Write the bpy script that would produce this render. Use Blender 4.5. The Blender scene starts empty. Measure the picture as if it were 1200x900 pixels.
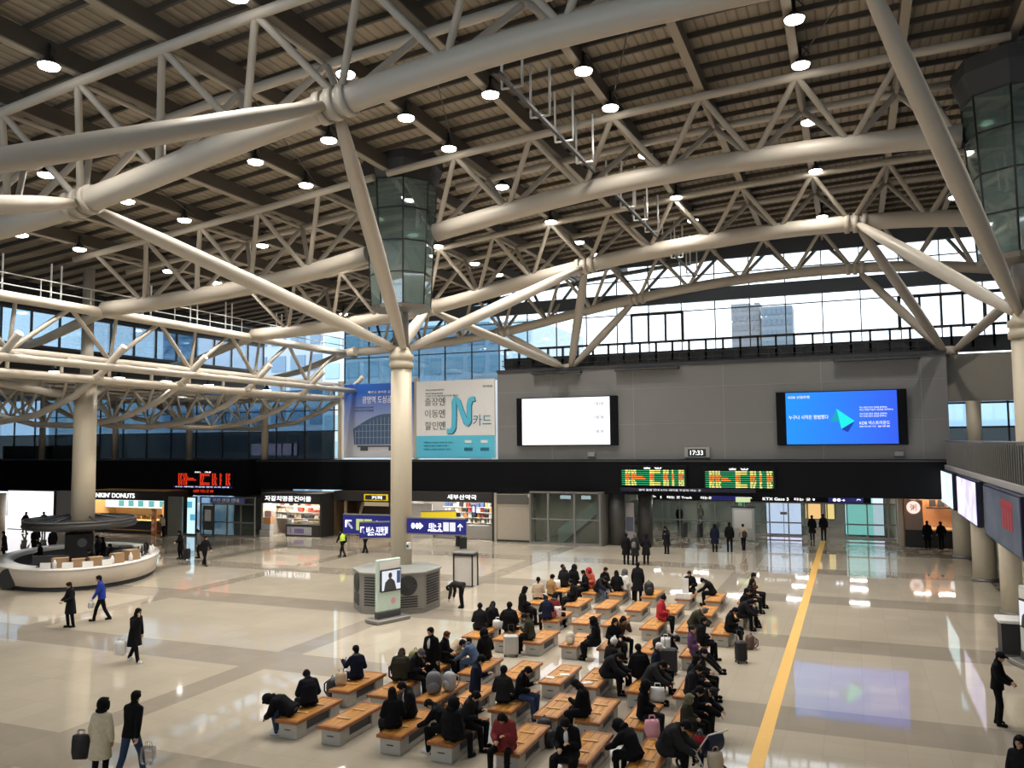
import bpy, math, random
from mathutils import Vector, Matrix, Euler
random.seed(7)
S = bpy.context.scene
COL = S.collection
PI = math.pi

# ------------------------------------------------------------------ helpers
def lin(h):
    if isinstance(h, str):
        h = h.lstrip('#')
        c = [int(h[i:i+2], 16)/255 for i in (0, 2, 4)]
        return tuple(x/12.92 if x <= .04045 else ((x+.055)/1.055)**2.4 for x in c)
    return tuple(h)

MATS = {}
def mat(name, col, rough=.6, metal=0., emit=None, estr=0., vary=.06, scale=6., spec=.5, bump=0.):
    if name in MATS: return MATS[name]
    m = bpy.data.materials.new(name); m.use_nodes = True
    nt = m.node_tree; b = nt.nodes['Principled BSDF']
    c = lin(col)
    b.inputs['Roughness'].default_value = rough
    b.inputs['Metallic'].default_value = metal
    b.inputs['Specular IOR Level'].default_value = spec
    tc = nt.nodes.new('ShaderNodeTexCoord'); no = nt.nodes.new('ShaderNodeTexNoise')
    no.inputs['Scale'].default_value = scale; no.inputs['Detail'].default_value = 3
    nt.links.new(tc.outputs['Object'], no.inputs['Vector'])
    mx = nt.nodes.new('ShaderNodeMix'); mx.data_type = 'RGBA'
    mx.inputs[6].default_value = (*[x*(1-vary) for x in c], 1)
    mx.inputs[7].default_value = (*[min(1, x*(1+vary)) for x in c], 1)
    nt.links.new(no.outputs['Fac'], mx.inputs[0])
    nt.links.new(mx.outputs[2], b.inputs['Base Color'])
    if bump:
        bp = nt.nodes.new('ShaderNodeBump'); bp.inputs['Strength'].default_value = bump
        bp.inputs['Distance'].default_value = .02
        nt.links.new(no.outputs['Fac'], bp.inputs['Height']); nt.links.new(bp.outputs[0], b.inputs['Normal'])
    if emit is not None:
        b.inputs['Emission Color'].default_value = (*lin(emit), 1)
        b.inputs['Emission Strength'].default_value = estr
    MATS[name] = m
    return m

def glow(name, col, s):
    return mat(name, '#101010', .4, emit=col, estr=s)

def glass(name, tint, gloss=.12, rough=.03):
    m = bpy.data.materials.new(name); m.use_nodes = True
    nt = m.node_tree; nt.nodes.clear()
    o = nt.nodes.new('ShaderNodeOutputMaterial'); t = nt.nodes.new('ShaderNodeBsdfTransparent')
    g = nt.nodes.new('ShaderNodeBsdfGlossy'); mx = nt.nodes.new('ShaderNodeMixShader')
    lw = nt.nodes.new('ShaderNodeLayerWeight'); lw.inputs['Blend'].default_value = .35
    ma = nt.nodes.new('ShaderNodeMath'); ma.operation = 'MULTIPLY_ADD'
    ma.inputs[1].default_value = .5; ma.inputs[2].default_value = gloss; ma.use_clamp = True
    nt.links.new(lw.outputs['Fresnel'], ma.inputs[0])
    t.inputs[0].default_value = (*lin(tint), 1); g.inputs['Roughness'].default_value = rough
    g.inputs[0].default_value = (.9, .95, 1, 1)
    nt.links.new(ma.outputs[0], mx.inputs[0]); nt.links.new(t.outputs[0], mx.inputs[1]); nt.links.new(g.outputs[0], mx.inputs[2])
    nt.links.new(mx.outputs[0], o.inputs[0])
    MATS[name] = m
    return m

class MB:
    def __init__(s): s.v = []; s.f = []; s.sm = []; s.mi = []
    def add(s, vs, fs, smooth=False, mi=0):
        b = len(s.v); s.v += [tuple(v) for v in vs]
        for f in fs: s.f.append([b+i for i in f]); s.sm.append(smooth); s.mi.append(mi)
        return s
    def bx(s, x0, x1, y0, y1, z0, z1, mi=0, M=None):
        vs = [Vector((x, y, z)) for z in (z0, z1) for y in (y0, y1) for x in (x0, x1)]
        if M is not None: vs = [M @ v for v in vs]
        return s.add(vs, [(0,2,3,1), (4,5,7,6), (0,1,5,4), (2,6,7,3), (0,4,6,2), (1,3,7,5)], False, mi)
    def bev(s, x0, x1, y0, y1, z0, z1, b=.02, mi=0, M=None):
        # box with chamfered vertical and top edges
        o = [(x0+b, y0), (x1-b, y0), (x1, y0+b), (x1, y1-b), (x1-b, y1), (x0+b, y1), (x0, y1-b), (x0, y0+b)]
        i = [(x0+2*b, y0+b), (x1-2*b, y0+b), (x1-b, y0+2*b), (x1-b, y1-2*b), (x1-2*b, y1-b), (x0+2*b, y1-b), (x0+b, y1-2*b), (x0+b, y0+2*b)]
        vs = [Vector((x, y, z0+b)) for x, y in o]+[Vector((x, y, z1-b)) for x, y in o]+[Vector((x, y, z1)) for x, y in i]+[Vector((x, y, z0)) for x, y in i]
        if M is not None: vs = [M @ v for v in vs]
        fs = [(k, (k+1) % 8, (k+1) % 8+8, k+8) for k in range(8)]+[(k+8, (k+1) % 8+8, (k+1) % 8+16, k+16) for k in range(8)]
        fs += [((k+1) % 8, k, k+24, (k+1) % 8+24) for k in range(8)]+[tuple(range(16, 24)), tuple(range(31, 23, -1))]
        return s.add(vs, fs, False, mi)
    def tube(s, pts, r, n=10, mi=0, caps=True):
        pts = [Vector(p) for p in pts]; m = len(pts)
        rs = r if isinstance(r, (list, tuple)) else [r]*m
        up = None; vs = []
        for i, p in enumerate(pts):
            d = (pts[min(i+1, m-1)]-pts[max(i-1, 0)]).normalized()
            if up is None:
                up = Vector((0, 0, 1)) if abs(d.z) < .9 else Vector((0, 1, 0))
            a = d.cross(up).normalized(); bb = a.cross(d).normalized(); up = bb
            ra = rs[i]
            ra, rb = ra if isinstance(ra, tuple) else (ra, ra)
            for k in range(n):
                t = 2*PI*k/n
                vs.append(p+a*math.cos(t)*ra+bb*math.sin(t)*rb)
        fs = [(i*n+k, i*n+(k+1) % n, (i+1)*n+(k+1) % n, (i+1)*n+k) for i in range(m-1) for k in range(n)]
        s.add(vs, fs, True, mi)
        if caps:
            b = len(s.v)-len(vs)
            for f in (tuple(range(n-1, -1, -1)), tuple(range((m-1)*n, m*n))):
                s.f.append([b+i for i in f]); s.sm.append(False); s.mi.append(mi)
        return s
    def cyl(s, c, r, z0, z1, n=20, r1=None, mi=0):
        return s.tube([(c[0], c[1], z0), (c[0], c[1], z1)], [r, r if r1 is None else r1], n, mi)
    def ell(s, c, r, n=16, m=10, mi=0, M=None, fn=None):
        vs = []; c = Vector(c)
        for j in range(m+1):
            ph = PI*j/m-PI/2
            for k in range(n):
                t = 2*PI*k/n
                d = Vector((math.cos(t)*math.cos(ph), math.sin(t)*math.cos(ph), math.sin(ph)))
                if fn: d = fn(d)
                v = Vector((d.x*r[0], d.y*r[1], d.z*r[2]))
                vs.append(c+(M @ v if M is not None else v))
        fs = [(j*n+k, j*n+(k+1) % n, (j+1)*n+(k+1) % n, (j+1)*n+k) for j in range(m) for k in range(n)]
        return s.add(vs, fs, True, mi)
    def lathe(s, c, prof, n=32, a0=0, a1=2*PI, mi=0, sx=1, sy=1, smooth=True):
        full = abs(a1-a0-2*PI) < 1e-6; k1 = n if full else n+1; m = len(prof)
        vs = [(c[0]+r*math.cos(a0+(a1-a0)*k/n)*sx, c[1]+r*math.sin(a0+(a1-a0)*k/n)*sy, c[2]+z) for k in range(k1) for r, z in prof]
        fs = [(k*m+j, ((k+1) % k1)*m+j, ((k+1) % k1)*m+j+1, k*m+j+1) for k in range(n) for j in range(m-1)]
        return s.add(vs, fs, smooth, mi)
    def prism(s, poly, y0, y1, mi=0, M=None):
        # polygon in x,z swept from y0 to y1
        n = len(poly)
        vs = [Vector((x, y0, z)) for x, z in poly]+[Vector((x, y1, z)) for x, z in poly]
        if M is not None: vs = [M @ v for v in vs]
        fs = [(k, (k+1) % n, (k+1) % n+n, k+n) for k in range(n)]+[tuple(range(n-1, -1, -1)), tuple(range(n, 2*n))]
        return s.add(vs, fs, False, mi)
    def mesh(s, name):
        me = bpy.data.meshes.new(name); me.from_pydata(s.v, [], s.f)
        me.polygons.foreach_set('use_smooth', s.sm); me.polygons.foreach_set('material_index', s.mi)
        me.update(); return me
    def build(s, name, m, parent=None, flip=True):
        me = s.mesh(name)
        for x in (m if isinstance(m, (list, tuple)) else [m]): me.materials.append(x)
        return link(name, me, parent)

def link(name, me, parent=None, M=None):
    o = bpy.data.objects.new(name, me); COL.objects.link(o)
    if parent: o.parent = parent
    if M is not None: o.matrix_local = M
    return o
def tag(o, label=None, cat=None, group=None, kind=None):
    if label: o['label'] = label
    if cat: o['category'] = cat
    if group: o['group'] = group
    if kind: o['kind'] = kind
    return o
def empty(name, loc, label, cat, group=None, rz=0, kind=None):
    o = bpy.data.objects.new(name, None); COL.objects.link(o)
    o.location = loc; o.rotation_euler = (0, 0, rz); o.empty_display_size = .1
    return tag(o, label, cat, group, kind)
def rel(o):  # mesh builder coordinates are world: offset for a parent at o
    return o
def struct(name, mb, m, parent=None):
    o = mb.build(name, m, parent)
    if parent is None: o['kind'] = 'structure'
    return o
def kids(o): return [c for c in bpy.data.objects if c.parent == o]
def copy_tree(src, children):
    c = src.copy(); COL.objects.link(c)
    for ch, subs in children:
        d = ch.copy(); COL.objects.link(d); d.parent = c
        for g in subs:
            e = g.copy(); COL.objects.link(e); e.parent = d
    return c
ORD = 'zeroth first second third fourth fifth sixth seventh eighth ninth tenth eleventh twelfth thirteenth fourteenth fifteenth sixteenth'.split()

# flat lettering: fits `s` into width w and height h, centred at p, facing -Y (rz turns it about z)
def text(s, p, w, h, m, parent=None, rz=0, name='lettering', ext=.01, face=None):
    cu = bpy.data.curves.new(name, 'FONT'); cu.body = s; cu.extrude = ext; cu.size = 1
    cu.align_x = 'CENTER'; cu.align_y = 'CENTER'
    to = bpy.data.objects.new(name, cu); COL.objects.link(to)
    dg = bpy.context.evaluated_depsgraph_get()
    me = bpy.data.meshes.new_from_object(to.evaluated_get(dg))
    bpy.data.objects.remove(to); bpy.data.curves.remove(cu)
    xs = [v.co.x for v in me.vertices] or [0, 1]; ys = [v.co.y for v in me.vertices] or [0, 1]
    cx, cy = (min(xs)+max(xs))/2, (min(ys)+max(ys))/2
    kx = w/max(1e-6, max(xs)-min(xs)); ky = h/max(1e-6, max(ys)-min(ys))
    for v in me.vertices: v.co.x = (v.co.x-cx)*kx; v.co.y = (v.co.y-cy)*ky
    me.materials.clear(); me.materials.append(m); me.name = name
    M = Matrix.Translation(p) @ Matrix.Rotation(rz, 4, 'Z') @ Matrix.Rotation(PI/2, 4, 'X')
    o = link(name, me, parent); o.matrix_local = M
    return o

UNIT = None
def rod(name, a, b, r, m, parent=None, n=10):
    """round bar from a to b that shares one unit mesh per material"""
    key = 'bar_'+m.name+str(n)
    me = bpy.data.meshes.get(key)
    if me is None:
        me = MB().tube([(0, 0, 0), (0, 0, 1)], 1, n).mesh(key); me.materials.append(m)
    a, b = Vector(a), Vector(b); d = b-a
    o = link(name, me, parent)
    o.matrix_local = Matrix.Translation(a) @ d.to_track_quat('Z', 'Y').to_matrix().to_4x4() @ Matrix.Diagonal((r, r, d.length, 1))
    return o
def interp(T, x):
    if x <= T[0][0]: return T[0][1]
    for (a, u), (b, v) in zip(T, T[1:]):
        if x <= b: return u+(v-u)*(x-a)/(b-a)
    return T[-1][1]

# ------------------------------------------------------------------ camera
F, HC = 970., 7.2
vy = Vector((400, 65, F)).normalized()
t = -(F*F+65*68.6)/(400-65*.009)
vx = -Vector((t, 68.6-.009*t, F)); vx -= vx.dot(vy)*vy; vx.normalize()
vz = vx.cross(vy)
if vz.y > 0: vz = -vz
# world axes in camera image axes (x right, y down, z forward) -> camera object matrix
R = Matrix((vx, vy, vz))
right = R @ Vector((1, 0, 0)); up = R @ Vector((0, -1, 0)); back = R @ Vector((0, 0, -1))
cam = bpy.data.cameras.new('camera'); cam.sensor_width = 36; cam.lens = F/1200*36; cam.clip_end = 1500
co = bpy.data.objects.new('camera', cam); COL.objects.link(co)
co.matrix_world = Matrix((( right.x, up.x, back.x, 0), (right.y, up.y, back.y, 0), (right.z, up.z, back.z, HC), (0, 0, 0, 1)))
S.camera = co
S.view_settings.view_transform = 'Standard'; S.view_settings.look = 'None'
S.view_settings.gamma = 1; S.view_settings.use_curve_mapping = False
S.view_settings.exposure = 0
S.cycles.use_denoising = True
S.cycles.max_bounces = 7; S.cycles.diffuse_bounces = 3; S.cycles.glossy_bounces = 3; S.cycles.transparent_max_bounces = 16
S.cycles.sample_clamp_indirect = 6; S.cycles.caustics_reflective = False; S.cycles.caustics_refractive = False
# ------------------------------------------------------------------ materials
M_steel = mat('painted_steel_beige', (.53, .475, .395), .45, vary=.04, scale=2)
M_web = mat('painted_steel_web', (.46, .41, .34), .5, vary=.05, scale=2)
M_col = mat('column_cream', (.56, .485, .36), .45, vary=.03)
M_grey = mat('grey_wall_panel', (.215, .212, .208), .55, vary=.05, scale=.6)
M_black = mat('black_fascia', (.004, .004, .006), .6, vary=.2, spec=.15)
M_dark = mat('dark_metal', (.022, .022, .024), .5)
M_dark2 = mat('charcoal_frame', (.05, .05, .052), .5)
M_white = mat('white_paint', (.78, .77, .74), .4)
M_wht_rail = mat('white_rail', (.8, .8, .78), .35)
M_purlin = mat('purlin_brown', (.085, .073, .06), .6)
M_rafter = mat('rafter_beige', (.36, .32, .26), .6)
M_raftshade = mat('rafter_web_shaded', (.09, .077, .062), .6)  # rafter side darkened in its colour to stand for shade on the web
M_steelgrey = mat('stainless_grey', (.25, .24, .225), .4, .45)
M_green = mat('pale_green_panel', (.50, .62, .54), .35)
M_concrete = mat('concrete_block', (.42, .40, .36), .7, vary=.12, scale=9, bump=.2)
M_beige = mat('beige_panel', (.52, .46, .38), .6)
M_navy = mat('navy_sign', (.012, .015, .16), .4, emit=(.012, .015, .2), estr=.35)
M_yel = mat('yellow_sign', (.85, .66, .02), .4, emit=(.85, .66, .02), estr=.25)
G_txt = glow('lit_lettering', (1, 1, 1), 2.2)
G_clear = glass('clear_glass', (.86, .90, .93), .05)
G_blue = glass('blue_tinted_glass', (.44, .55, .63), .06)
G_dark = glass('dark_glass', (.16, .18, .19), .10)
G_door = glass('door_glass', (.74, .82, .80), .08)
G_lantern = glass('lantern_glass', (.50, .60, .56), .22)
nt = G_lantern.node_tree; om = [n for n in nt.nodes if n.type == 'OUTPUT_MATERIAL'][0]; src = om.inputs[0].links[0].from_socket
df = nt.nodes.new('ShaderNodeBsdfDiffuse'); df.inputs[0].default_value = (.30, .40, .36, 1); mxx = nt.nodes.new('ShaderNodeMixShader'); mxx.inputs[0].default_value = .3
nt.links.new(src, mxx.inputs[1]); nt.links.new(df.outputs[0], mxx.inputs[2]); nt.links.new(mxx.outputs[0], om.inputs[0])

# floor: polished stone tiles with darker bands
def floor_mat():
    m = bpy.data.materials.new('polished_stone_floor'); m.use_nodes = True; nt = m.node_tree; L = nt.links
    b = nt.nodes['Principled BSDF']
    tc = nt.nodes.new('ShaderNodeTexCoord'); sp = nt.nodes.new('ShaderNodeSeparateXYZ'); L.new(tc.outputs['Object'], sp.inputs[0])
    def ma(op, a, c=None, d=None):
        n = nt.nodes.new('ShaderNodeMath'); n.operation = op
        for i, v in enumerate((a, c, d)):
            if v is None: continue
            if isinstance(v, (int, float)): n.inputs[i].default_value = v
            else: L.new(v, n.inputs[i])
        return n.outputs[0]
    def band(ax, centre, period, half):
        u = ma('SUBTRACT', ax, centre-period/2); u = ma('FLOORED_MODULO', u, period)
        u = ma('ABSOLUTE', ma('SUBTRACT', u, period/2))
        return ma('LESS_THAN', u, half)
    X, Y = sp.outputs[0], sp.outputs[1]
    bands = ma('MAXIMUM', band(Y, 23.1, 8.6, .98), band(X, -18.3, 12.45, .5))
    joints = ma('MAXIMUM', band(X, .0, .9, .012), band(Y, .0, .9, .012))
    no = nt.nodes.new('ShaderNodeTexNoise'); no.inputs['Scale'].default_value = .35; no.inputs['Detail'].default_value = 5; L.new(tc.outputs['Object'], no.inputs['Vector'])
    wn = nt.nodes.new('ShaderNodeTexWhiteNoise'); wn.noise_dimensions = '2D'
    sn = nt.nodes.new('ShaderNodeVectorMath'); sn.operation = 'SNAP'; sn.inputs[1].default_value = (.9, .9, 10); L.new(tc.outputs['Object'], sn.inputs[0]); L.new(sn.outputs[0], wn.inputs[0])
    mot = ma('ADD', ma('MULTIPLY', no.outputs['Fac'], .7), ma('MULTIPLY', wn.outputs[0], .3))
    def mix(f, a, c):
        n = nt.nodes.new('ShaderNodeMix'); n.data_type = 'RGBA'
        for i, v in ((0, f), (6, a), (7, c)):
            if isinstance(v, tuple): n.inputs[i].default_value = (*v, 1)
            elif isinstance(v, (int, float)): n.inputs[i].default_value = v
            else: L.new(v, n.inputs[i])
        return n.outputs[2]
    light = mix(mot, (.41, .36, .28), (.51, .45, .355)); dark = mix(mot, (.29, .25, .20), (.37, .325, .26))
    c = mix(bands, light, dark); c = mix(ma('MULTIPLY', joints, .18), c, (.25, .22, .18))
    L.new(c, b.inputs['Base Color'])
    rr = ma('MULTIPLY_ADD', no.outputs['Fac'], .05, .02); L.new(rr, b.inputs['Roughness'])
    b.inputs['Specular IOR Level'].default_value = .85
    n2 = nt.nodes.new('ShaderNodeTexNoise'); n2.inputs['Scale'].default_value = 1.1; n2.inputs['Detail'].default_value = 1; L.new(tc.outputs['Object'], n2.inputs['Vector'])
    bp = nt.nodes.new('ShaderNodeBump'); bp.inputs['Strength'].default_value = .05; bp.inputs['Distance'].default_value = .03
    L.new(n2.outputs['Fac'], bp.inputs['Height']); L.new(bp.outputs[0], b.inputs['Normal'])
    return m
floor = MB().bx(-82, 27, -9, 82, -.3, 0); struct('floor', floor, floor_mat())
guide = MB()
guide.bx(-2.42, -2.08, 8, 63.5, 0, .006)
tag(guide.build('guide_strip', mat('yellow_guide_strip', (.80, .47, .10), .35, vary=.08)), 'long yellow tactile guide strip running across the stone floor to the gates', 'floor strip')

# world: bright overcast sky
W = bpy.data.worlds.new('overcast_sky'); S.world = W; W.use_nodes = True
wn = W.node_tree; bg = wn.nodes['Background']
tcw = wn.nodes.new('ShaderNodeTexCoord'); gr = wn.nodes.new('ShaderNodeSeparateXYZ'); wn.links.new(tcw.outputs['Generated'], gr.inputs[0])
cr = wn.nodes.new('ShaderNodeValToRGB'); cr.color_ramp.elements[0].color = (.80, .87, .95, 1); cr.color_ramp.elements[1].color = (1, 1, 1, 1)
cr.color_ramp.elements[0].position = 0; cr.color_ramp.elements[1].position = .25
wn.links.new(gr.outputs[2], cr.inputs[0]); wn.links.new(cr.outputs[0], bg.inputs[0]); bg.inputs[1].default_value = 3.2

# ------------------------------------------------------------------ roof
ZT = [(-50,16.1), (-40,17), (-30,18.0), (-25,18.55), (-19,19.3), (-14,19.75), (-8,20.25), (-5.5,20.45), (2,20.75), (5,20.8), (10,20.7), (16,20.2), (26,18.8)]   # top chords
ZB = [(-40,14.7), (-34,14.8), (-29,15.1), (-25,15.45), (-21,16.15), (-18,16.75), (-14,17.4), (-10.5,17.85), (-8.4,18.1), (-4,18.3), (0,18.35), (4,18.2), (6,17.95), (9,17.5), (16,16.4), (26,14.6)]
def smooth(T):
    return lambda x: sum(interp(T, x+d)*w for d, w in ((-2.4, .15), (-1.2, .22), (0, .26), (1.2, .22), (2.4, .15)))
zt, zb = smooth(ZT), smooth(ZB)
YA, YB, YC, YD = 20.35, 33.3, 45.5, 57.7
NODES = [2.05-3.52*k for k in range(-4, 12)]       # top panel points
def deck_mat():
    m = bpy.data.materials.new('ribbed_roof_deck'); m.use_nodes = True; nt = m.node_tree; L = nt.links; b = nt.nodes['Principled BSDF']
    tc = nt.nodes.new('ShaderNodeTexCoord')
    w = nt.nodes.new('ShaderNodeTexWave'); w.wave_type = 'BANDS'; w.bands_direction = 'X'; w.inputs['Scale'].default_value = .9; w.inputs['Distortion'].default_value = .15
    L.new(tc.outputs['Object'], w.inputs['Vector'])
    cr = nt.nodes.new('ShaderNodeValToRGB'); e = cr.color_ramp.elements
    e[0].position = .02; e[0].color = (.26, .225, .18, 1); e[1].position = .2; e[1].color = (.46, .40, .315, 1)
    no = nt.nodes.new('ShaderNodeTexNoise'); no.inputs['Scale'].default_value = .8; L.new(tc.outputs['Object'], no.inputs['Vector'])
    mx = nt.nodes.new('ShaderNodeMix'); mx.data_type = 'RGBA'; mx.blend_type = 'MULTIPLY'; mx.inputs[0].default_value = .5
    L.new(w.outputs['Fac'], cr.inputs[0]); L.new(cr.outputs[0], mx.inputs[6]); L.new(no.outputs['Fac'], mx.inputs[7])
    L.new(mx.outputs[2], b.inputs['Base Color']); b.inputs['Roughness'].default_value = .55
    bp = nt.nodes.new('ShaderNodeBump'); bp.inputs['Strength'].default_value = .5; bp.inputs['Distance'].default_value = .05
    L.new(w.outputs['Fac'], bp.inputs['Height']); L.new(bp.outputs[0], b.inputs['Normal'])
    return m
xs = [-48.0+1.5*i for i in range(50)]
dk = MB()
vs = []; n = len(xs)
for y in (-9, 61.5):
    for dz in (1.05, 1.35): vs += [(x, y, zt(x)+dz) for x in xs]
fs = []
for i in range(n-1): fs += [(i, i+1, 2*n+i+1, 2*n+i), (n+i, 3*n+i, 3*n+i+1, n+i+1), (i, n+i, n+i+1, i+1), (2*n+i, 2*n+i+1, 3*n+i+1, 3*n+i)]
fs += [(0, 2*n, 3*n, n), (n-1, 2*n-1, 4*n-1, 3*n-1)]
dk.add(vs, fs)
ceil = struct('ceiling', dk, deck_mat())
k = 0
y = 9.0
while y < 61.4:
    if y > 8:
        p = MB(); a = xs[::2]
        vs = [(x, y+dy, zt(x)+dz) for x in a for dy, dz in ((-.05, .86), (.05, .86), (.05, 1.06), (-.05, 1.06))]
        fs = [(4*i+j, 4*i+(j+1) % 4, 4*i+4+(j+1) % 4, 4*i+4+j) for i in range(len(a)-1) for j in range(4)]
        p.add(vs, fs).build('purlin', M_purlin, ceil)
    y += 1.3
for x in NODES:
    if x < -39 or x > 16: continue
    z = zt(x)
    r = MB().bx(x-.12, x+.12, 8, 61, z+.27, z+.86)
    r.build('rafter', M_raftshade, ceil)
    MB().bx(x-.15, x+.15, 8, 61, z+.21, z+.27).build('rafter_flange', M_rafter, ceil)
for i, x in enumerate(NODES[1:-3]):
    for y0, y1 in ((YA+1.9, YB-1.9), (YB+1.9, YC-1.9), (YC+1.9, YD-1.9)):
        if (i+int(y0)) % 2: rod('brace_rod', (x, y0, zt(x)+.35), (x-3.52, y1, zt(x-3.52)+.35), .022, M_raftshade, ceil, 6)

# ------------------------------------------------------------------ arched roof trusses
COLX = (-19.2, 5.7)
WHICH = ('nearest the camera', 'over the cream columns', 'between the columns and the grey wall', 'along the glazed end wall above the grey wall')
def V3(*a): return Vector(a)
def arch(Y, i):
    e = empty('roof_truss', (0, Y, 0), 'beige tubular arched roof truss '+WHICH[i], 'roof truss')
    lo, hi = (-37.9, 15.2)
    segs = [(lo, hi)]
    if i == 1: segs = [(lo, -21.0), (-17.4, 4.0), (7.5, hi)]
    if i == 0: segs = [(-37.9, 15.2)]
    for a, b in segs:
        k = max(2, int((b-a)/1.1)); P = [(a+(b-a)*j/k, 0, zb(a+(b-a)*j/k)) for j in range(k+1)]
        MB().tube(P, .42 if i < 3 else .34, 18).build('bottom_chord', M_steel, e)
    d = 1.75
    tops = [x for x in NODES if -38 < x < 15.5]
    for s in (-1, 1):
        if i == 1: tsegs = [(-38.2, -19.6), (-18.9, 5.4), (6, 15.3)] if s < 0 else [(-38.2, -21.2), (-17.2, 3.9), (7.5, 15.3)]
        else: tsegs = [(-38.2, 15.3)]
        for a, b in tsegs:
            k = max(2, int((b-a)/1.5)); P = [(a+(b-a)*j/k, s*d, zt(a+(b-a)*j/k)) for j in range(k+1)]
            MB().tube(P, .16, 12).build('top_chord', M_steel, e)
    for x in tops:
        for s in (-1, 1):
            T = Vector((x, s*d, zt(x)))
            if i == 1 and s > 0 and any(abs(x-c) < 1.9 for c in COLX): continue
            for bxx in (x-1.76+.14, x+1.76-.14):
                if bxx < -38 or bxx > 15: continue
                if i == 1 and any(abs(bxx-c) < 1.75 for c in COLX): continue
                B = Vector((bxx, s*.2, zb(bxx)+.22))
                if i == 1 and any((B.lerp(T, q)-V3(c, 0, B.lerp(T, q).z)).length < 1.85 for c in COLX for q in (0, .25, .5, .75, 1)): continue
                rod('web_strut', B, T, .118, M_web, e)
        if not (i == 1 and any(abs(x-c) < 1.9 for c in COLX)):
            rod('cross_tie', (x, -d, zt(x)), (x, d, zt(x)), .09, M_web, e)
    # cast collars where the tree struts meet the chord
    for c in COLX:
        for off in (-5.2, 5.2):
            x = c+off
            if x > 14: continue
            if i in (0, 2, 3):
                R_ = .42 if i < 3 else .34
                for q in (-.42, 0, .42):
                    MB().tube([(x+q-.13, 0, zb(x+q-.13)), (x+q+.13, 0, zb(x+q+.13))], R_+.09, 18).build('collar', M_steel, e)
    return e
ARCH = [arch(Y, i) for i, Y in enumerate((YA, YB, YC, YD))]

# ------------------------------------------------------------------ tree columns
ZC = 11.75
def strut(e, a, b, r=.31, m=M_steel):
    a, b = Vector(a), Vector(b); d = b-a; L = d.length
    P = [a+d*t for t in (0, .04, .18, .5, .82, .95, 1)]
    return MB().tube(P, [.15, .18, r*.86, r, r*.86, .2, .15], 16).build('branch_strut', m, e)
def tree_column(x, y, label, z0=0, r=.49, dirs=((-1, -1), (1, -1), (-1, 1), (1, 1)), dy=12.2, shaft=True):
    e = empty('tree_column', (x, y, z0), label, 'column')
    if shaft:
        MB().tube([(0, 0, 0), (0, 0, ZC-.95-z0)], [r, r*.97], 28).build('shaft', M_col, e)
        MB().lathe((0, 0, 0), [(0, 0), (r+.12, 0), (r+.12, .16), (r+.02, .22), (0, .22)], 28).build('base_ring', M_steelgrey, e)
        MB().lathe((0, 0, ZC-1.1-z0), [(r, 0), (r+.07, .02), (r+.07, .25), (r+.02, .28), (r+.02, .4), (r+.08, .43), (r+.08, .62), (r-.02, .68), (r*.7, .95), (r*.6, 1.15), (0, 1.15)], 28).build('capital', M_col, e)
    for sx, sy in dirs:
        tx = 5.2*sx; Yt = {(-1): y-dy, 1: y+dy}[sy]
        Yt = min((YA, YB, YC, YD, 8.0), key=lambda q: abs(q-Yt))
        R_ = .53
        a = Vector((.25*sx, .25*sy, ZC-.15-z0)); b = Vector((tx, Yt-y, zb(x+tx)-z0)); b -= (b-a).normalized()*.5
        strut(e, a, b)
    return e
t1 = tree_column(COLX[0], YB, 'cream round column branching into four struts, rising from the ventilation cabinet')
t2 = tree_column(COLX[1], YB, 'cream branching column at the edge of the mezzanine, half out of the picture')
# embedded columns on top of the grey wall: struts only
for x, lab in ((COLX[0], 'group of grey struts fanning up from the grey wall beside the white screen'), (COLX[1], 'group of grey struts fanning up from the grey wall above the blue screen')):
    e = empty('strut_cluster', (x, YD, 12.4), lab, 'column')
    MB().lathe((0, 0, 0), [(0, 0), (.5, 0), (.5, .2), (.38, .5), (0, .55)], 20).build('base_block', M_web, e)
    for sx in (-1, 1):
        for Y in (YC, YD):
            b = Vector((5.2*sx, Y-YD, zb(x+5.2*sx)-12.4)); a = Vector((.25*sx, -.2 if Y == YC else 0, .2)); b -= (b-a).normalized()*.5
            strut(e, a, b, .3, M_web)
# struts of the columns behind the camera side reaching the nearest arch
for x, lab in ((COLX[0], 'pair of thick struts reaching up from the near side to the nearest arch'), (COLX[1], 'pair of thick struts by the mezzanine reaching the nearest arch from the near side')):
    tree_column(x, 8.0, lab, 0, dirs=((-1, 1), (1, 1)), dy=12.35)
# left hand column: slender pole above the cream shaft
e = empty('tree_column', (-40.2, 34.2, 0), 'cream column rising through the round kiosk with a slender pole on top', 'column')
MB().tube([(0, 0, 0), (0, 0, 10.7)], [.64, .58], 28).build('shaft', M_col, e)
MB().tube([(0, 0, 10.6), (0, 0, 10.9), (0, 0, 11.3), (0, 0, 17.4)], [.58, .5, .33, .3], 22).build('pole', M_steel, e)
MB().lathe((0, 0, 0), [(0, 0), (.78, 0), (.78, .16), (.66, .22), (0, .22)], 28).build('base_ring', M_steelgrey, e)
for dx, dy_, dz in ((-4.5, 5.5, 11.2), (4, -4, 0), (-4.5, -5.5, 11.2)):
    if dz: strut(e, (0, 0, 9.9), (dx, dy_, dz), .22)

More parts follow.
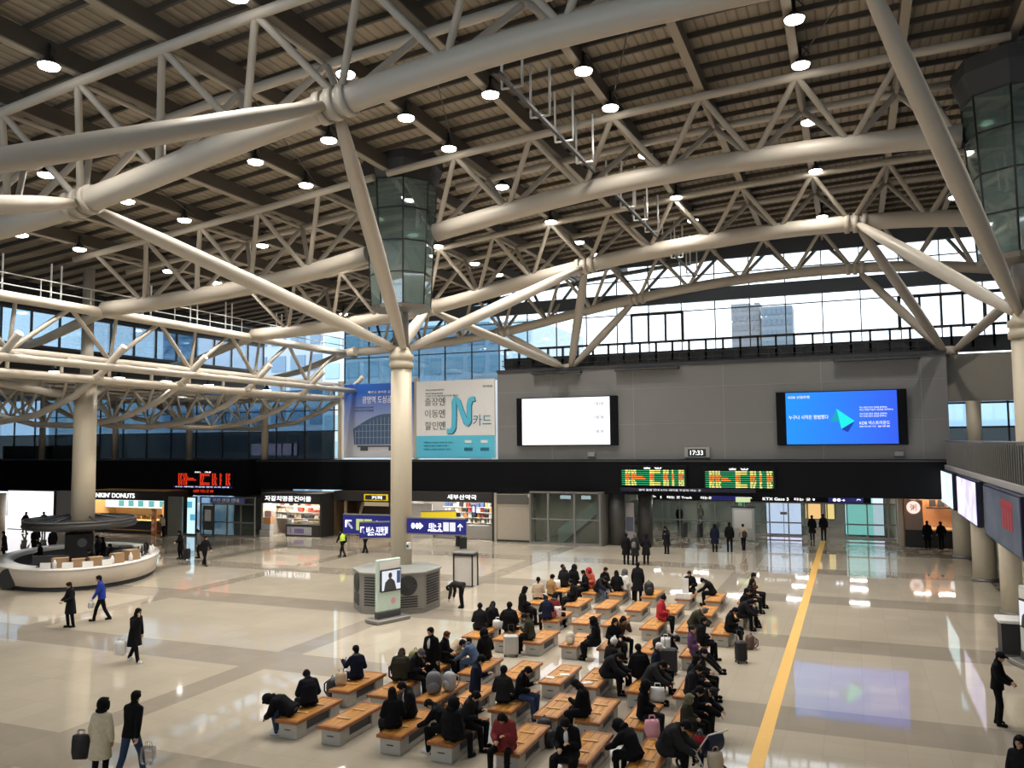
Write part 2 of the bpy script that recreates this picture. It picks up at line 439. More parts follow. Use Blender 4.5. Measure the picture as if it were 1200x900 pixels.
# ------------------------------------------------------------------ glass lanterns round the column heads
def lantern(x, label):
    e = empty('glass_lantern', (x, YB, 0), label, 'lantern')
    n = 8; zs = [13.5, 14.95, 16.4, 17.85, 19.2]
    def rr(z): return 1.36+(z-13.5)/(19.2-13.5)*.3
    def pt(k, z): a = 2*PI*(k+.5)/n-PI/2+.18; return Vector((rr(z)*math.cos(a), rr(z)*math.sin(a), z))
    for k in range(n):
        g = MB()
        for z0, z1 in zip(zs, zs[1:]):
            vs = [pt(k, z0), pt(k+1, z0), pt(k+1, z1), pt(k, z1)]
            q = [v*.985+Vector((0, 0, v.z*.015)) for v in vs]
            g.add(vs+q, [(0, 1, 2, 3), (7, 6, 5, 4), (0, 4, 5, 1), (1, 5, 6, 2), (2, 6, 7, 3), (3, 7, 4, 0)])
        g.build('glass_facet', G_lantern, e)
    fr = MB()
    for k in range(n):
        fr.tube([pt(k, zs[0]), pt(k, zs[-1])], .035, 6)
        for z in zs: fr.tube([pt(k, z), pt(k+1, z)], .035, 6)
    fr.build('frame', M_dark, e)
    MB().tube([(0, 0, 11.6), (0, 0, 13.5), (0, 0, 20)], [.34, .34, .3], 16).build('downpipe', M_steelgrey, e)
    MB().lathe((0, 0, 13.25), [(.34, 0), (1.35, .08), (1.45, .25)], 8, .18-PI/2+PI/8, 2*PI+.18-PI/2+PI/8, smooth=False).build('bottom_tray', M_steelgrey, e)
    MB().lathe((0, 0, 19.2), [(1.68, 0), (1.7, .1), (1.95, .8), (1.95, 1.3), (0, 1.3)], 8, .18-PI/2+PI/8, 2*PI+.18-PI/2+PI/8, smooth=False).build('roof_hood', M_dark2, e)
lantern(COLX[0], 'faceted glass lantern shaft around the head of the column by the signs')
lantern(COLX[1], 'faceted glass lantern shaft at the column head by the mezzanine')

# ------------------------------------------------------------------ long edge truss and low side roof
XL = -38.0
e = empty('edge_truss', (XL, 0, 0), 'long beige edge truss running from the camera side to the glass end wall', 'roof truss')
for (dx, z, r) in ((0, 14.55, .27), (-.55, 11.9, .25), (-.55, 10.85, .22), (1.0, 11.45, .2)):
    MB().tube([(dx, y, z) for y in (4, 20, 33, 46, 58.3)], r, 14).build('chord', M_steel, e)
for j in range(-3, 16):
    y = 12.6+3.04*j+.4
    if y > 57: break
    if j % 2 == 0:
        for dy in (-3.04, 3.04):
            if 4 < y+dy < 58.4: rod('web_strut', (0, y, 14.5), (-.5, y+dy, 11.95), .13, M_web, e)
    rod('post', (-.55, y, 10.85), (-.55, y, 11.9), .1, M_web, e)
    if j % 2: rod('post', (-.1, y, 14.5), (-.5, y, 11.9), .1, M_web, e)
    rod('lacing', (-.55, y, 11.9), (1.0, y+1.5, 11.45), .08, M_web, e)
for i, y in enumerate((27.2, 33.3, 39.4, 45.5, 51.6, 57.0)):
    e = empty('side_truss', (XL, y, 0), 'fish-belly truss of the low side roof, %s from the camera' % ORD[i+1], 'roof truss')
    bel = [(1.6, 12.6), (0, 11.2), (-2, 10.0), (-5, 9.0), (-9, 8.55), (-13, 8.7), (-17, 9.5), (-20, 10.7)]
    MB().tube([(a, 0, z) for a, z in bel], .19, 12).build('belly_chord', M_steel, e)
    MB().tube([(0, 0, 11.0), (-20, 0, 10.9)], .17, 12).build('top_chord', M_steel, e)
    if i in (1, 3, 5): MB().tube([(.9, 0, 14.72), (0, 0, 14.6), (-1.6, 0, 14.15), (-4.7, 0, 13.25), (-8, 0, 12.75)], [.36, .34, .28, .25, .22], 14).build('arch_tail', M_steel, e)
    for a0, a1 in ((-1.5, -3), (-4.5, -3), (-4.5, -6), (-7.5, -6), (-7.5, -9), (-10.5, -9), (-10.5, -12), (-13.5, -12), (-13.5, -15.5), (-17, -15.5)):
        zbl = interp(sorted(bel), a1)
        for s in ((-.9, .9) if a0 in (-1.5, -7.5, -13.5) else (0,)): rod('web_strut', (a0, s, 10.95), (a1, 0, zbl), .085, M_web, e)
    for a in (-1.5, -4.5, -7.5, -10.5, -13.5, -17): rod('cross_tie', (a, -3, 10.95), (a, 3, 10.95), .08, M_web, e)
side = MB().bx(-80, -46.9, -9, 58, 11.75, 12.0); struct('ceiling', side, mat('side_roof_soffit', (.12, .10, .085), .6))
struct('trim_1', MB().bx(-47.3, -47.0, -9, 58, 15.8, 17.9).bx(-47.3, -47.0, -9, 58, 11.75, 13.4), mat('roof_edge_dark', (.012, .012, .013), .6))
# clerestory glazing over the side roof
w = empty('window_1', (-47.15, 0, 1.42), None, None, kind='structure')
MB().bx(-.03, .03, -9, 58, 12.05, 14.35).build('pane', G_blue, w)
fr = MB()
for y in range(-8, 59, 2): fr.bx(-.07, .07, y-.05, y+.05, 12.0, 14.4)
for z in (12.08, 14.3): fr.bx(-.08, .08, -9, 58, z-.08, z+.08)
fr.build('window_frame', M_dark2, w)
# catwalk with white handrails along the edge truss
e = empty('catwalk', (XL-.9, 0, 14.7), 'white railed maintenance catwalk running along the edge truss', 'catwalk')
MB().bx(-.45, .45, 5, 58, 0, .08).build('deck', M_dark2, e)
for s in (.45,):
    r = MB()
    for z in (.55, 1.1): r.tube([(s, 5, z), (s, 58, z)], .035, 8)
    r.build('handrail', M_wht_rail, e)
    for j in range(18): rod('rail_post', (s, 5.5+j*3.04, 0), (s, 5.5+j*3.04, 1.1), .03, M_wht_rail, e, 6)

for y in (24.3, 27.6, 30.9, 37, 40.8, 44, 49.3):
    for d in (-.3, .3): rod('hanger_rod', (.2, y+d, 0), (.2, y+d, 2.1), .05, M_wht_rail, e, 8)
# ------------------------------------------------------------------ roof lamps
G_lamp = glow('lamp_lens', (1, .95, .87), 16)
def lamp_light(parent, power, z=-.55, spread=2.1):
    ld = bpy.data.lights.get('lamp_%d' % power)
    if ld is None:
        ld = bpy.data.lights.new('lamp_%d' % power, 'AREA'); ld.shape = 'DISK'; ld.size = .5; ld.energy = power; ld.color = (1, .945, .87); ld.spread = spread
    o = bpy.data.objects.new('lamp_light', ld); COL.objects.link(o); o.parent = parent; o.location = (0, 0, z)
grid = {1: (27.1, 30.6, 36.4, 43.3, 52.5), 3: (27.1, 30.6, 36.45, 40.0, 43.6, 48.6), 4: (26.98, 39.96), 5: (17.6, 22.9, 26.98, 30.6, 36.35, 39.95, 43.35, 48.6, 52.4),
        6: (27.0,), 7: (17.4, 22.9, 26.9, 30.3, 36.4, 40.1, 43.1, 48.3, 52.25), 9: (22.9, 26.9, 30.3, 36.0, 43.0, 49.8), 11: (27.15, 30.4, 36.4, 40.3, 43.3, 48.75, 54.3), -1: (27.1, 40.0, 51.9)}
PW_MAIN = 235
rows = sorted(grid, reverse=True)
lens = MB().lathe((0, 0, -.48), [(0, 0), (.2, .01), (.29, .05), (.315, .12), (.315, .14)], 18)
lens_me = lens.mesh('lamp_lens'); lens_me.materials.append(G_lamp)
hous = MB().lathe((0, 0, -.38), [(.315, .02), (.335, .02), (.33, .06), (.18, .16), (.12, .3), (.05, .36), (.05, .7), (0, .7)], 18).tube([(-.3, 0, .0), (-.12, 0, .25), (.12, 0, .25), (.3, 0, .0)], .02, 6)
hous_me = hous.mesh('lamp_housing'); hous_me.materials.append(M_dark)
def bay(y): return 'before the nearest arch' if y < YA else 'between the first two arches' if y < YB else 'between the second and third arches' if y < YC else 'beyond the third arch'
cnt = {}
for ri, k in enumerate(rows):
    x = 2.05-3.52*k
    for y in grid[k]:
        key = (k, bay(y)); cnt[key] = cnt.get(key, 0)+1
        e = empty('roof_lamp', (x+.2, y, zt(x)+.36), 'white roof lamp, %s on the %s rafter, %s' % (ORD[cnt[key]], ORD[ri+1], bay(y)), 'lamp', 'high-bay lamps under the main roof')
        link('lamp_lens', lens_me, e); link('housing', hous_me, e); lamp_light(e, PW_MAIN)
G_lamp2 = glow('side_lamp_lens', (1, .96, .88), 12)
l2 = lens.mesh('side_lamp_lens'); l2.materials.append(G_lamp2)
for i, (x, y) in enumerate(((-39.2, 31.4), (-39.6, 35.9), (-39.3, 39.2), (-39.4, 43), (-39.5, 49), (-48, 34), (-48, 42), (-48, 50), (-55, 38), (-55, 47), (-62, 45), (-62, 53))):
    e = empty('roof_lamp', (x, y, 11.75 if x < -46 else 11.55), 'small lamp under the low side roof, %s of twelve' % ORD[i+1], 'lamp', 'lamps under the low side roof')
    link('lamp_lens', l2, e); link('housing', hous_me, e); lamp_light(e, 25)

# hanging maintenance rails with white rods between the arches
for i, (x, y0, y1) in enumerate(((-9.6, 22.4, 32.6), (-9.6, 34.5, 44.6), (-9.6, 46.5, 56.5))):
    e = empty('hanging_rail', (x, 0, zt(x)), 'thin dark service rail with white hangers below the roof, %s arch bay' % ORD[i+1], 'service rail')
    MB().bx(-.06, .06, y0, y1, -1.75, -1.63).build('rail', M_dark2, e)
    for j in range(4):
        y = y0+1.2+j*(y1-y0-2)/3.2
        h = MB()
        for s in (-.35, .35): h.tube([(s, y, .25), (s, y, -1.7)], .045, 6)
        h.tube([(-.35, y, -1.7), (.35, y, -1.7)], .04, 6)
        h.build('hanger', M_wht_rail, e)
# ------------------------------------------------------------------ far end: grey wall, glazing, fascia
M_beam = mat('shadow_gap', (.02, .02, .022), .6)
struct('wall_back', MB().bx(-24.6, 5.45, 57.0, 58.4, 5.75, 12.4), M_grey)
# panel joints on the grey wall
j = MB()
for x in (-20.3, -14.2, -8.0, -1.8, 4.0): j.bx(x-.02, x+.02, 56.985, 57.0, 5.8, 12.4)
for z in (8.4, 10.9): j.bx(-24.6, 5.4, 56.985, 57.0, z-.015, z+.015)
struct('trim_2', j, mat('panel_joint', (.30, .30, .30), .5))
struct('trim_3', MB().bx(-24.6, 5.45, 56.9, 58.4, 12.4, 12.62), M_dark2)
# parapet railing on the wall head
e = empty('parapet_railing', (0, 57.6, 12.62), 'dark thin railing along the head of the grey wall', 'railing')
r = MB()
for z in (.35, .75): r.tube([(-24.5, 0, z), (5.4, 0, z)], .03, 6)
r.build('rail', M_dark2, e)
for q in range(41): rod('baluster', (-24.4+q*.745, 0, 0), (-24.4+q*.745, 0, .75), .022, M_dark2, e, 5)
for i, (a, b) in enumerate(((-21.7, -17.9), (-15.4, -10.9), (-1.0, 4.0))):
    e = empty('slot_light', ((a+b)/2, 56.75, 12.15), 'dark slot light housing on the grey wall head, %s from the posters' % ORD[i+1], 'light fixture', 'slot lights on the grey wall')
    MB().bev(a-(a+b)/2, b-(a+b)/2, -.3, .26, 0, .16, .03).build('housing', M_dark2, e)
    MB().bx(a-(a+b)/2+.1, b-(a+b)/2-.1, .05, .2, -.03, .02).build('lens', mat('dim_lens', (.3, .3, .28), .4), e)
# lower pale wall and windows over the mezzanine
struct('wall_right', MB().bx(5.45, 27, 58.4, 58.7, 9.5, 12.5), mat('pale_upper_wall', (.36, .33, .28), .6))
w = empty('window_2', (5.45, 58.6, 0), None, None, kind='structure')
MB().bx(0, 12, -.02, .02, 7.9, 9.5).build('pane', G_blue, w); MB().bx(0, 12, -.02, .02, 5.5, 7.9).build('lower_pane', G_dark, w)
fr = MB()
for q in range(8): fr.bx(q*1.7-.05, q*1.7+.05, -.08, .08, 5.5, 9.5)
for z in (5.55, 7.9, 9.42): fr.bx(0, 12, -.08, .08, z-.06, z+.06)
fr.build('window_frame', M_dark, w)
tag(MB().cyl((6.9, 57.9), .42, 5.4, 9.5, 24).build('mezzanine_column', M_col), 'short cream column standing before the mezzanine windows', 'column')
bl = empty('lit_counter', (9.2, 60.5, 5.5), 'blue lit counter behind the mezzanine windows', 'counter')
MB().bev(-2.4, 2.4, -.4, .4, 0, 1.0, .03).build('body', M_dark, bl)
MB().bx(-2.3, 2.3, -.42, -.40, .45, .95).build('light_panel', glow('blue_panel', (.03, .10, 1), 1.6), bl)

# glazed end wall with mullions
YG = 58.6
w = empty('window_3', (0, YG, 0), None, None, kind='structure')
X0 = -39.2; st = 2.35
cols = [X0+st*i for i in range(27)]
for a, b in zip(cols, cols[1:]):
    z1 = min(zt(a), zt(b))+1.0; z0 = 12.6
    if b < -24.6: z0 = 12.05
    MB().bx(a, b, -.015, .015, z0, z1).build('pane', G_blue if b < -24.2 else G_clear, w)
fr = MB()
for a in cols: fr.bx(a-.035, a+.035, -.06, .06, 12.05 if a < -24.6 else 12.6, zt(a)+1)
for z in (14.3, 16.4, 18.9): fr.bx(X0, 24, -.05, .05, z-.035, z+.035)
fr.build('mullion', M_dark2, w)
f2 = MB()   # heavier black framed strip above the wall head
for q in range(36): f2.bx(-24.6+q*1.175-.07, -24.6+q*1.175+.07, -.14, .05, 12.9, 14.35)
for z in (13.55, 14.3): f2.bx(-24.6, 17, -.14, .05, z-.08, z+.08)
f2.bx(-24.6, 17, -.14, .02, 12.6, 13.5)
f2.build('window_frame', M_dark, w)
f3 = MB()
for a, b in ((3.0, 14.0), (-14.6, -10.9)):
    k = round((b-a)/1.2)
    for q in range(k+1): f3.bx(a+(b-a)*q/k-.07, a+(b-a)*q/k+.07, -.16, .04, 14.2, 16.35)
    f3.bx(a, b, -.16, .04, 16.25, 16.45)
f3.bx(-13.2, -10.2, -.2, .2, 17.6, 18.2).bx(-3.2, 1.5, -.2, .2, 18.2, 18.6)
f3.build('window_frame', M_dark, w)
struct('trim_4', MB().bx(-39.5, 24, YG-.2, YG+.2, 17.0, 17.9).bx(-24, 20, YG-.1, YG+.2, 19.9, 21.9), mat('gable_band', (.09, .105, .125), .6))

# left part: glass wall beyond the low side roof
w = empty('window_4', (0, 57.4, 0), None, None, kind='structure')
lc = [-80+2.9*i for i in range(15)]
for a, b in zip(lc, lc[1:]):
    MB().bx(a, b, -.015, .015, 8.3, 11.75).build('pane', G_blue, w)
    MB().bx(a, b, -.015, .015, 5.95, 8.3).build('lower_pane', G_dark, w)
fr = MB()
for a in lc: fr.bx(a-.04, a+.04, -.06, .06, 5.95, 11.75)
for z in (6.0, 8.3, 10.0): fr.bx(-80, -38.8, -.05, .05, z-.04, z+.04)
fr.build('mullion', M_dark2, w)
for i, x in enumerate((-72.5, -63, -54.2, -46.0)):
    tag(MB().cyl((x, 56.9), .28, 5.9, 11.7, 18).build('wall_column', M_col), 'slim cream column against the glass end wall, %s of four' % ORD[i+1], 'column')
tag(MB().bev(-79, -66, 57.6, 57.9, 6.0, 7.3, .03).build('low_partition', mat('pale_partition', (.28, .28, .29), .6)), 'pale low partition behind the glass above the black band', 'partition')
struct('wall_left', MB().bx(-80.4, -80, -9, 58, 0, 12), mat('far_left_wall', (.25, .24, .22), .7))
struct('wall_front', MB().bx(-80, 27, -9.4, -9, 0, 9.5), mat('rear_wall', (.35, .32, .27), .7))
w = empty('window_fill_unseen', (0, -9.2, 0), None, None, kind='structure')  # unseen glazing behind the camera, added to let fill daylight onto roof and trusses
MB().bx(-39, 26.6, -.02, .02, 9.5, 21.5).build('pane', G_clear, w)
fr = MB()
for q in range(28): fr.bx(-39+q*2.35-.05, -39+q*2.35+.05, -.08, .08, 9.5, 21.5)
for z in (9.6, 12.5, 15.5, 18.5): fr.bx(-39, 26.6, -.08, .08, z-.05, z+.05)
fr.build('mullion', M_dark2, w)
struct('wall_mezzanine', MB().bx(26.6, 27, -9, 58.5, 0, 20), mat('rear_wall2', (.33, .30, .26), .7))
q = empty('lilac_sign', (-47.5, 60.5, 6.2), 'small lilac lit sign glowing behind the dark glass above the black band', 'sign')
MB().bev(-3.0, 2.2, 0, .2, 0, 1.15, .03).build('case', M_dark, q); MB().bx(-2.9, .4, -.02, .01, .05, 1.1).bx(.55, 1.5, -.02, .01, .05, 1.1).bx(1.75, 2.1, -.02, .01, .05, 1.1).build('display', glow('lilac_glow', (.75, .68, 1), 3.5), q)
# posters
def band_panel(name, x0, x1, z0, z1, y, m, label, cat):
    e = empty(name, ((x0+x1)/2, y, z0), label, cat)
    hw = (x1-x0)/2
    MB().bev(-hw, hw, 0, .22, 0, z1-z0, .03).build('panel', m, e)
    return e, hw, z1-z0
# N card poster
P_wht = mat('poster_white', (.74, .72, .70), .5, emit=(.74, .72, .70), estr=.12)
P_cyan = mat('poster_cyan', (.10, .50, .68), .5, emit=(.10, .50, .68), estr=.12)
P_teal = mat('poster_teal_dark', (.02, .16, .26), .5)
P_ink = mat('poster_ink', (.06, .07, .08), .5)
e, hw, hh = band_panel('advert_banner', -31.35, -24.72, 6.05, 12.0, 56.7, P_wht, 'large white and cyan banner with a big blue N beside the grey wall', 'banner')
MB().bx(-hw, hw, -.012, 0, .02, 1.72).build('cyan_band', P_cyan, e)
def Nshape(dx, dz, m, y, nm):
    mb = MB()
    P = [(-.95, 2.05), (-.55, 2.05), (-.38, 2.3), (-.33, 3.4), (-.33, 4.3), (-.2, 4.55), (0, 4.35), (.62, 2.75), (.8, 2.6), (.92, 2.8), (.92, 4.0), (1.05, 4.42), (1.4, 4.5)]
    q = []
    for (a, b), (c, d) in zip(P, P[1:]):
        for s in range(3): q.append((a+(c-a)*s/3, b+(d-b)*s/3))
    q.append(P[-1])
    mb.tube([(x+dx, y, z+dz) for x, z in q], (.21, .03) and [(.20, .20)]*len(q), 10)
    for v in range(len(mb.v)):
        x, yy, z = mb.v[v]; mb.v[v] = (x, y+(yy-y)*.15, z)
    return mb.build(nm, m, e)
Nshape(.3+.07, -.06, P_teal, -.02, 'letter_shadow'); Nshape(.3, 0, P_cyan, -.05, 'letter')
for s, z in (('출장', 4.35), ('이동', 3.42), ('할인', 2.5)):
    text(s, (-1.98, -.02, z), 1.15, .62, mat('poster_grey_ink', (.22, .22, .22), .5), e)
    text('엔', (-1.07, -.02, z), .55, .62, P_ink, e)
text('카드', (2.3, -.02, 2.85), 1.5, .85, mat('poster_blue_ink', (.03, .22, .36), .5), e)
for z, ww in ((5.25, 1.6), (4.98, 1.5), (4.78, 2.8)): text('이용구간 열차승차권 할인', (-2.5+ww/2, -.02, z), ww, .12, P_ink, e)
text('코레일', (2.75, -.02, 5.4), .8, .16, P_ink, e)
for z, ww in ((1.2, 2.6), (.95, 2.2), (.68, 2.4)): text('구매방법 코레일톡 홈페이지 역창구', (-2.7+ww/2, -.025, z), ww, .13, P_teal, e)
for x in (1.15, 2.5):
    MB().bx(x-.35, x+.35, -.03, -.012, .55, .8).build('icon', P_teal, e); MB().bx(x-.3, x+.25, -.03, -.012, 1.15, 1.35).build('icon', P_wht, e)
# station terminal poster
def grad(name, c0, c1, z0, z1, em=.15):
    m = bpy.data.materials.new(name); m.use_nodes = True; nt = m.node_tree; b = nt.nodes['Principled BSDF']
    tc = nt.nodes.new('ShaderNodeTexCoord'); sp = nt.nodes.new('ShaderNodeSeparateXYZ'); mr = nt.nodes.new('ShaderNodeMapRange')
    mr.inputs[1].default_value = z0; mr.inputs[2].default_value = z1
    cr = nt.nodes.new('ShaderNodeValToRGB'); cr.color_ramp.elements[0].color = (*c0, 1); cr.color_ramp.elements[1].color = (*c1, 1)
    nt.links.new(tc.outputs['Object'], sp.inputs[0]); nt.links.new(sp.outputs[2], mr.inputs[0]); nt.links.new(mr.outputs[0], cr.inputs[0])
    nt.links.new(cr.outputs[0], b.inputs['Base Color']); nt.links.new(cr.outputs[0], b.inputs['Emission Color']); b.inputs['Emission Strength'].default_value = em
    return m
e, hw, hh = band_panel('advert_banner', -38.0, -31.62, 6.1, 12.0, 56.7, grad('poster_sky', (.50, .50, .52), (.02, .10, .42), .6, 5.2), 'large blue banner picturing an arched glass station building', 'banner')
pb = MB()
arc = [(-2.3, 2.3)]+[(-2.3+4.9*i/14, 2.3+1.15*math.sin(min(1, i/9)*PI/2)-(0 if i < 11 else (i-11)*.1)) for i in range(15)]
hall = [(-2.2, 1.05)]+arc+[(2.6, 1.05)]
pb.prism(hall, -.02, -.008); pb.build('printed_hall', mat('poster_hall', (.07, .12, .22), .5), e)
pr_ = MB(); pr_.tube([(x, -.02, z+.1) for x, z in arc], .09, 6); pr_.build('printed_roof', mat('poster_roof', (.10, .12, .17), .5), e)
pl = MB()
for i in range(14): pl.bx(-2.1+i*.34, -2.07+i*.34, -.03, -.02, 1.1, min(3.2, 2.2+i*.16))
for z in (1.6, 2.1, 2.6): pl.bx(-2.1, 2.6, -.03, -.02, z, z+.03)
pl.build('printed_glazing', mat('poster_lines', (.34, .42, .52), .5), e)
MB().bx(-1.9, 2.4, -.03, -.015, .85, .97).bx(-1.6, -.9, -.03, -.015, .55, .85).bx(1.0, 1.8, -.03, -.015, .55, .85).build('printed_base', P_ink, e)
text('광명역 도심공항터미널', (.75, -.02, 4.6), 4.4, .58, P_wht, e)
text('빠르고 편리한 공항가는 길', (.7, -.02, 5.2), 3.2, .22, P_wht, e)
text('코레일', (-2.6, -.02, 5.5), .5, .14, P_wht, e)
for z in (4.0, 3.75): text('서울역 광명역 인천공항', (-1.3, -.02, z), 1.8, .12, P_ink, e)
for i, x in enumerate((-38.45, -31.48)):
    tag(MB().bx(x-.18, x+.18, 56.8, 57.1, 5.9, 12.3).build('banner_post', M_col), 'cream post at the %s edge of the blue banner' % ('kiosk side' if i == 0 else 'grey wall side'), 'post')

# black fascia band
struct('trim_5', MB().bx(-80, -46.9, 54.2, 57.4, 3.05, 5.95).bx(-46.9, 5.35, 56.3, 57.4, 3.55, 5.95).bx(-46.9, -46.4, 54.2, 57, 3.05, 5.95), M_black)
struct('trim_6', MB().bx(-46.5, 5.4, 56.26, 56.4, 5.8, 5.9), M_dark2)
struct('ceiling', MB().bx(-80, 12, 56.5, 80, 3.75, 3.95), mat('corridor_ceiling', (.16, .155, .145), .6))

# big screens
def screen(name, x0, x1, z0, z1, y, face, label, cheeks=(.45, .55), m=M_black):
    e = empty(name, ((x0+x1)/2, y, z0), label, 'screen'); hw = (x1-x0)/2; h = z1-z0
    MB().bev(-hw, hw, 0, .28, 0, h, .02).build('frame', m, e)
    MB().bx(-hw+cheeks[0], hw-cheeks[1], -.02, .01, .06, h-.06).build('display', face, e)
    return e, hw, h
e, hw, h = screen('led_screen', -22.95, -15.3, 6.95, 10.45, 56.7, glow('white_screen', (.95, .95, 1), 1.5), 'big glowing white screen on the grey wall')
for z in (2.95, 1.98, .98): text('예매', (2.5, -.03, z), .6, .27, P_ink, e)
def blue_screen():
    m = bpy.data.materials.new('blue_screen'); m.use_nodes = True; nt = m.node_tree; b = nt.nodes['Principled BSDF']
    b.inputs['Base Color'].default_value = (.01, .01, .02, 1); b.inputs['Roughness'].default_value = .4
    tc = nt.nodes.new('ShaderNodeTexCoord'); sp = nt.nodes.new('ShaderNodeSeparateXYZ'); mr = nt.nodes.new('ShaderNodeMapRange')
    mr.inputs[1].default_value = -3.4; mr.inputs[2].default_value = 3.4
    cr = nt.nodes.new('ShaderNodeValToRGB'); cr.color_ramp.elements[0].color = (.0, .25, .86, 1); cr.color_ramp.elements[1].color = (.02, .09, .72, 1)
    nt.links.new(tc.outputs['Object'], sp.inputs[0]); nt.links.new(sp.outputs[0], mr.inputs[0]); nt.links.new(mr.outputs[0], cr.inputs[0])
    nt.links.new(cr.outputs[0], b.inputs['Emission Color']); b.inputs['Emission Strength'].default_value = 1.25
    return m
e, hw, h = screen('led_screen', -4.6, 3.15, 6.86, 10.32, 56.7, blue_screen(), 'big blue screen with a cyan paper plane on the grey wall', (.6, .55))
G_w1 = glow('screen_white_text', (1, 1, 1), 1.2)
text('KDB 산업은행', (-2.45, -.03, 3.1), 1.3, .18, G_w1, e); text('누구나 시작은 평범했다', (-1.9, -.03, 1.8), 2.4, .27, G_w1, e)
for z, ww in ((2.35, 1.6), (2.2, 1.95), (1.95, 1.6), (1.8, 1.55)): text('혁신 창업기업의 성장을 함께하는', (1.15+ww/2, -.03, z), ww, .11, G_w1, e)
text('KDB 넥스트라운드', (2.0, -.03, 1.38), 1.75, .24, G_w1, e); text('벤처투자 플랫폼', (2.0, -.03, 1.15), 1.75, .1, G_w1, e)
pp = MB(); pp.add([(-.2, -.05, 2.3), (.85, -.05, 1.5), (.05, -.05, 1.02)], [(0, 2, 1)]); pp.build('plane_wing', glow('cyan_wing', (.0, .75, .72), 1.2), e)
pp = MB(); pp.add([(-.2, -.05, 2.3), (.05, -.05, 1.02), (-.12, -.05, 1.5), (-.6, -.05, 1.45)], [(0, 3, 2), (0, 2, 1)]); pp.build('plane_fold', glow('cyan_fold', (.0, .38, .55), 1.0), e)
pp = MB(); pp.add([(.85, -.05, 1.5), (.42, -.05, .8), (.05, -.05, 1.0)], [(0, 2, 1)]); pp.build('plane_shadow', glow('blue_fold', (.0, .04, .55), .8), e)
# wall clock
e = empty('wall_clock', (-9.82, 56.75, 6.05), 'grey digital station clock on the grey wall above the departure boards', 'clock')
MB().bev(-.85, .85, 0, .25, 0, .72, .03).build('case', mat('clock_case', (.36, .36, .35), .5), e); MB().bx(-.6, .6, -.02, .01, .1, .6).build('display', M_dark, e); text('17:33', (-.02, -.03, .35), .85, .3, G_txt, e)
for i, x in enumerate((-17.3, 2.6)):
    q = empty('wall_speaker', (x, 56.85, 6.1), 'small grey wall speaker low on the grey wall under the %s screen' % ('white' if i == 0 else 'blue'), 'speaker')
    MB().bev(-.3, .3, 0, .15, 0, .38, .03).build('case', M_grey, q); MB().bev(-.24, .24, -.03, 0, .05, .33, .01).build('front', mat('speaker_front', (.30, .30, .30), .6), q)

M_navyd = mat('navy_case', (.006, .006, .03), .4)
# departure boards
rnd = random.Random(3)
def board(x0, x1, z0, z1, y, bg_, main, alt, label, title, stripe):
    e = empty('departure_board', ((x0+x1)/2, y, z0), label, 'departure board'); w_ = x1-x0; h = z1-z0
    MB().bev(-w_/2-.15, w_/2+.15, 0, .18, -.1, h+.1, .02).build('case', M_black, e)
    n = 8; rh = h*.86/n
    if stripe:
        s_ = MB()
        for i in range(n): s_.bx(-w_/2, w_/2, -.012, 0, i*rh+rh*.28, i*rh+rh*.74)
        s_.build('row_stripes', bg_, e)
    blocks = [(.06, .14, 1), (.155, .235, 1), (.45, .52, 1), (.665, .75, 1), (.80, .835, 1), (.905, .985, 1)]
    A, B = MB(), MB()
    for i in range(n):
        for a, b, _ in blocks:
            x = -w_/2+a*w_; xe = -w_/2+b*w_
            tgt = B if (2 <= n-1-i <= 4) else A
            while x < xe-.05:
                g = rnd.choice((.1, .14, .2)); tgt.bx(x, min(x+g, xe), -.03, -.012, i*rh+rh*.14, i*rh+rh*.86); x += g+(.05 if stripe else .1)
        if n-1-i in (3, 4): B.bx(-w_/2+.24*w_, -w_/2+(.3+.04*(n-1-i-2))*w_, -.03, -.012, i*rh+rh*.2, i*rh+rh*.8)
        if i in (0, 1) or n-1-i in (0, 1): A.bx(-w_/2+.45*w_, -w_/2+.62*w_, -.03, -.012, i*rh+rh*.25, i*rh+rh*.8)
    A.build('row_lettering', main, e); B.build('row_lettering', alt, e)
    text(title, (0, -.03, h*.94), w_*.3, h*.09, G_txt, e)
    return e
L_grn = glow('led_green', (.02, .42, .16), .9); L_yel = glow('led_yellow', (.95, .85, .22), 1.1); L_org = glow('led_orange', (1, .22, .03), 1.2); L_red = glow('led_red', (1, .05, .015), .95)
board(-14.9, -10.55, 4.18, 5.45, 56.1, L_grn, L_yel, L_org, 'green and orange departure board nearer the white screen, on the black band', '출 발', True)
board(-9.2, -4.85, 4.08, 5.4, 56.1, L_grn, L_yel, L_org, 'green and orange departure board below the clock, on the black band', '출 발', True)
board(-52.9, -46.95, 3.9, 5.05, 54.0, L_grn, L_red, L_red, 'red lettered departure board on the black band by the souvenir shop', '도 착', False)
q = empty('led_ticker', (-49.9, 54.06, 3.2), 'small red ticker sign under the red departure board', 'sign')
MB().bev(-1.3, 1.3, 0, .15, 0, .45, .02).build('case', M_black, q); text('10번 타는곳 09', (0, -.02, .22), 2.1, .26, L_red, q)
q = empty('info_strip', (-50, 53.98, 3.68), 'blue info strip with tiny white words under the red departure board', 'sign')
MB().bev(-3.1, 3.1, 0, .1, 0, .17, .01).build('panel', M_navy, q); text('KTX 새마을 무궁화 열차 도착 안내', (0, -.02, .085), 5.6, .1, G_w1, q)
q = empty('info_strip', (-11.5, 56.05, 3.78), 'dark info strip with white words under the green departure boards', 'sign')
MB().bev(-3.5, 5.5, 0, .1, 0, .24, .01).build('panel', M_navyd, q); text('열차 출발 안내 KTX 새마을 무궁화 타는 곳', (-.1, -.02, .12), 4.2, .13, G_w1, q)
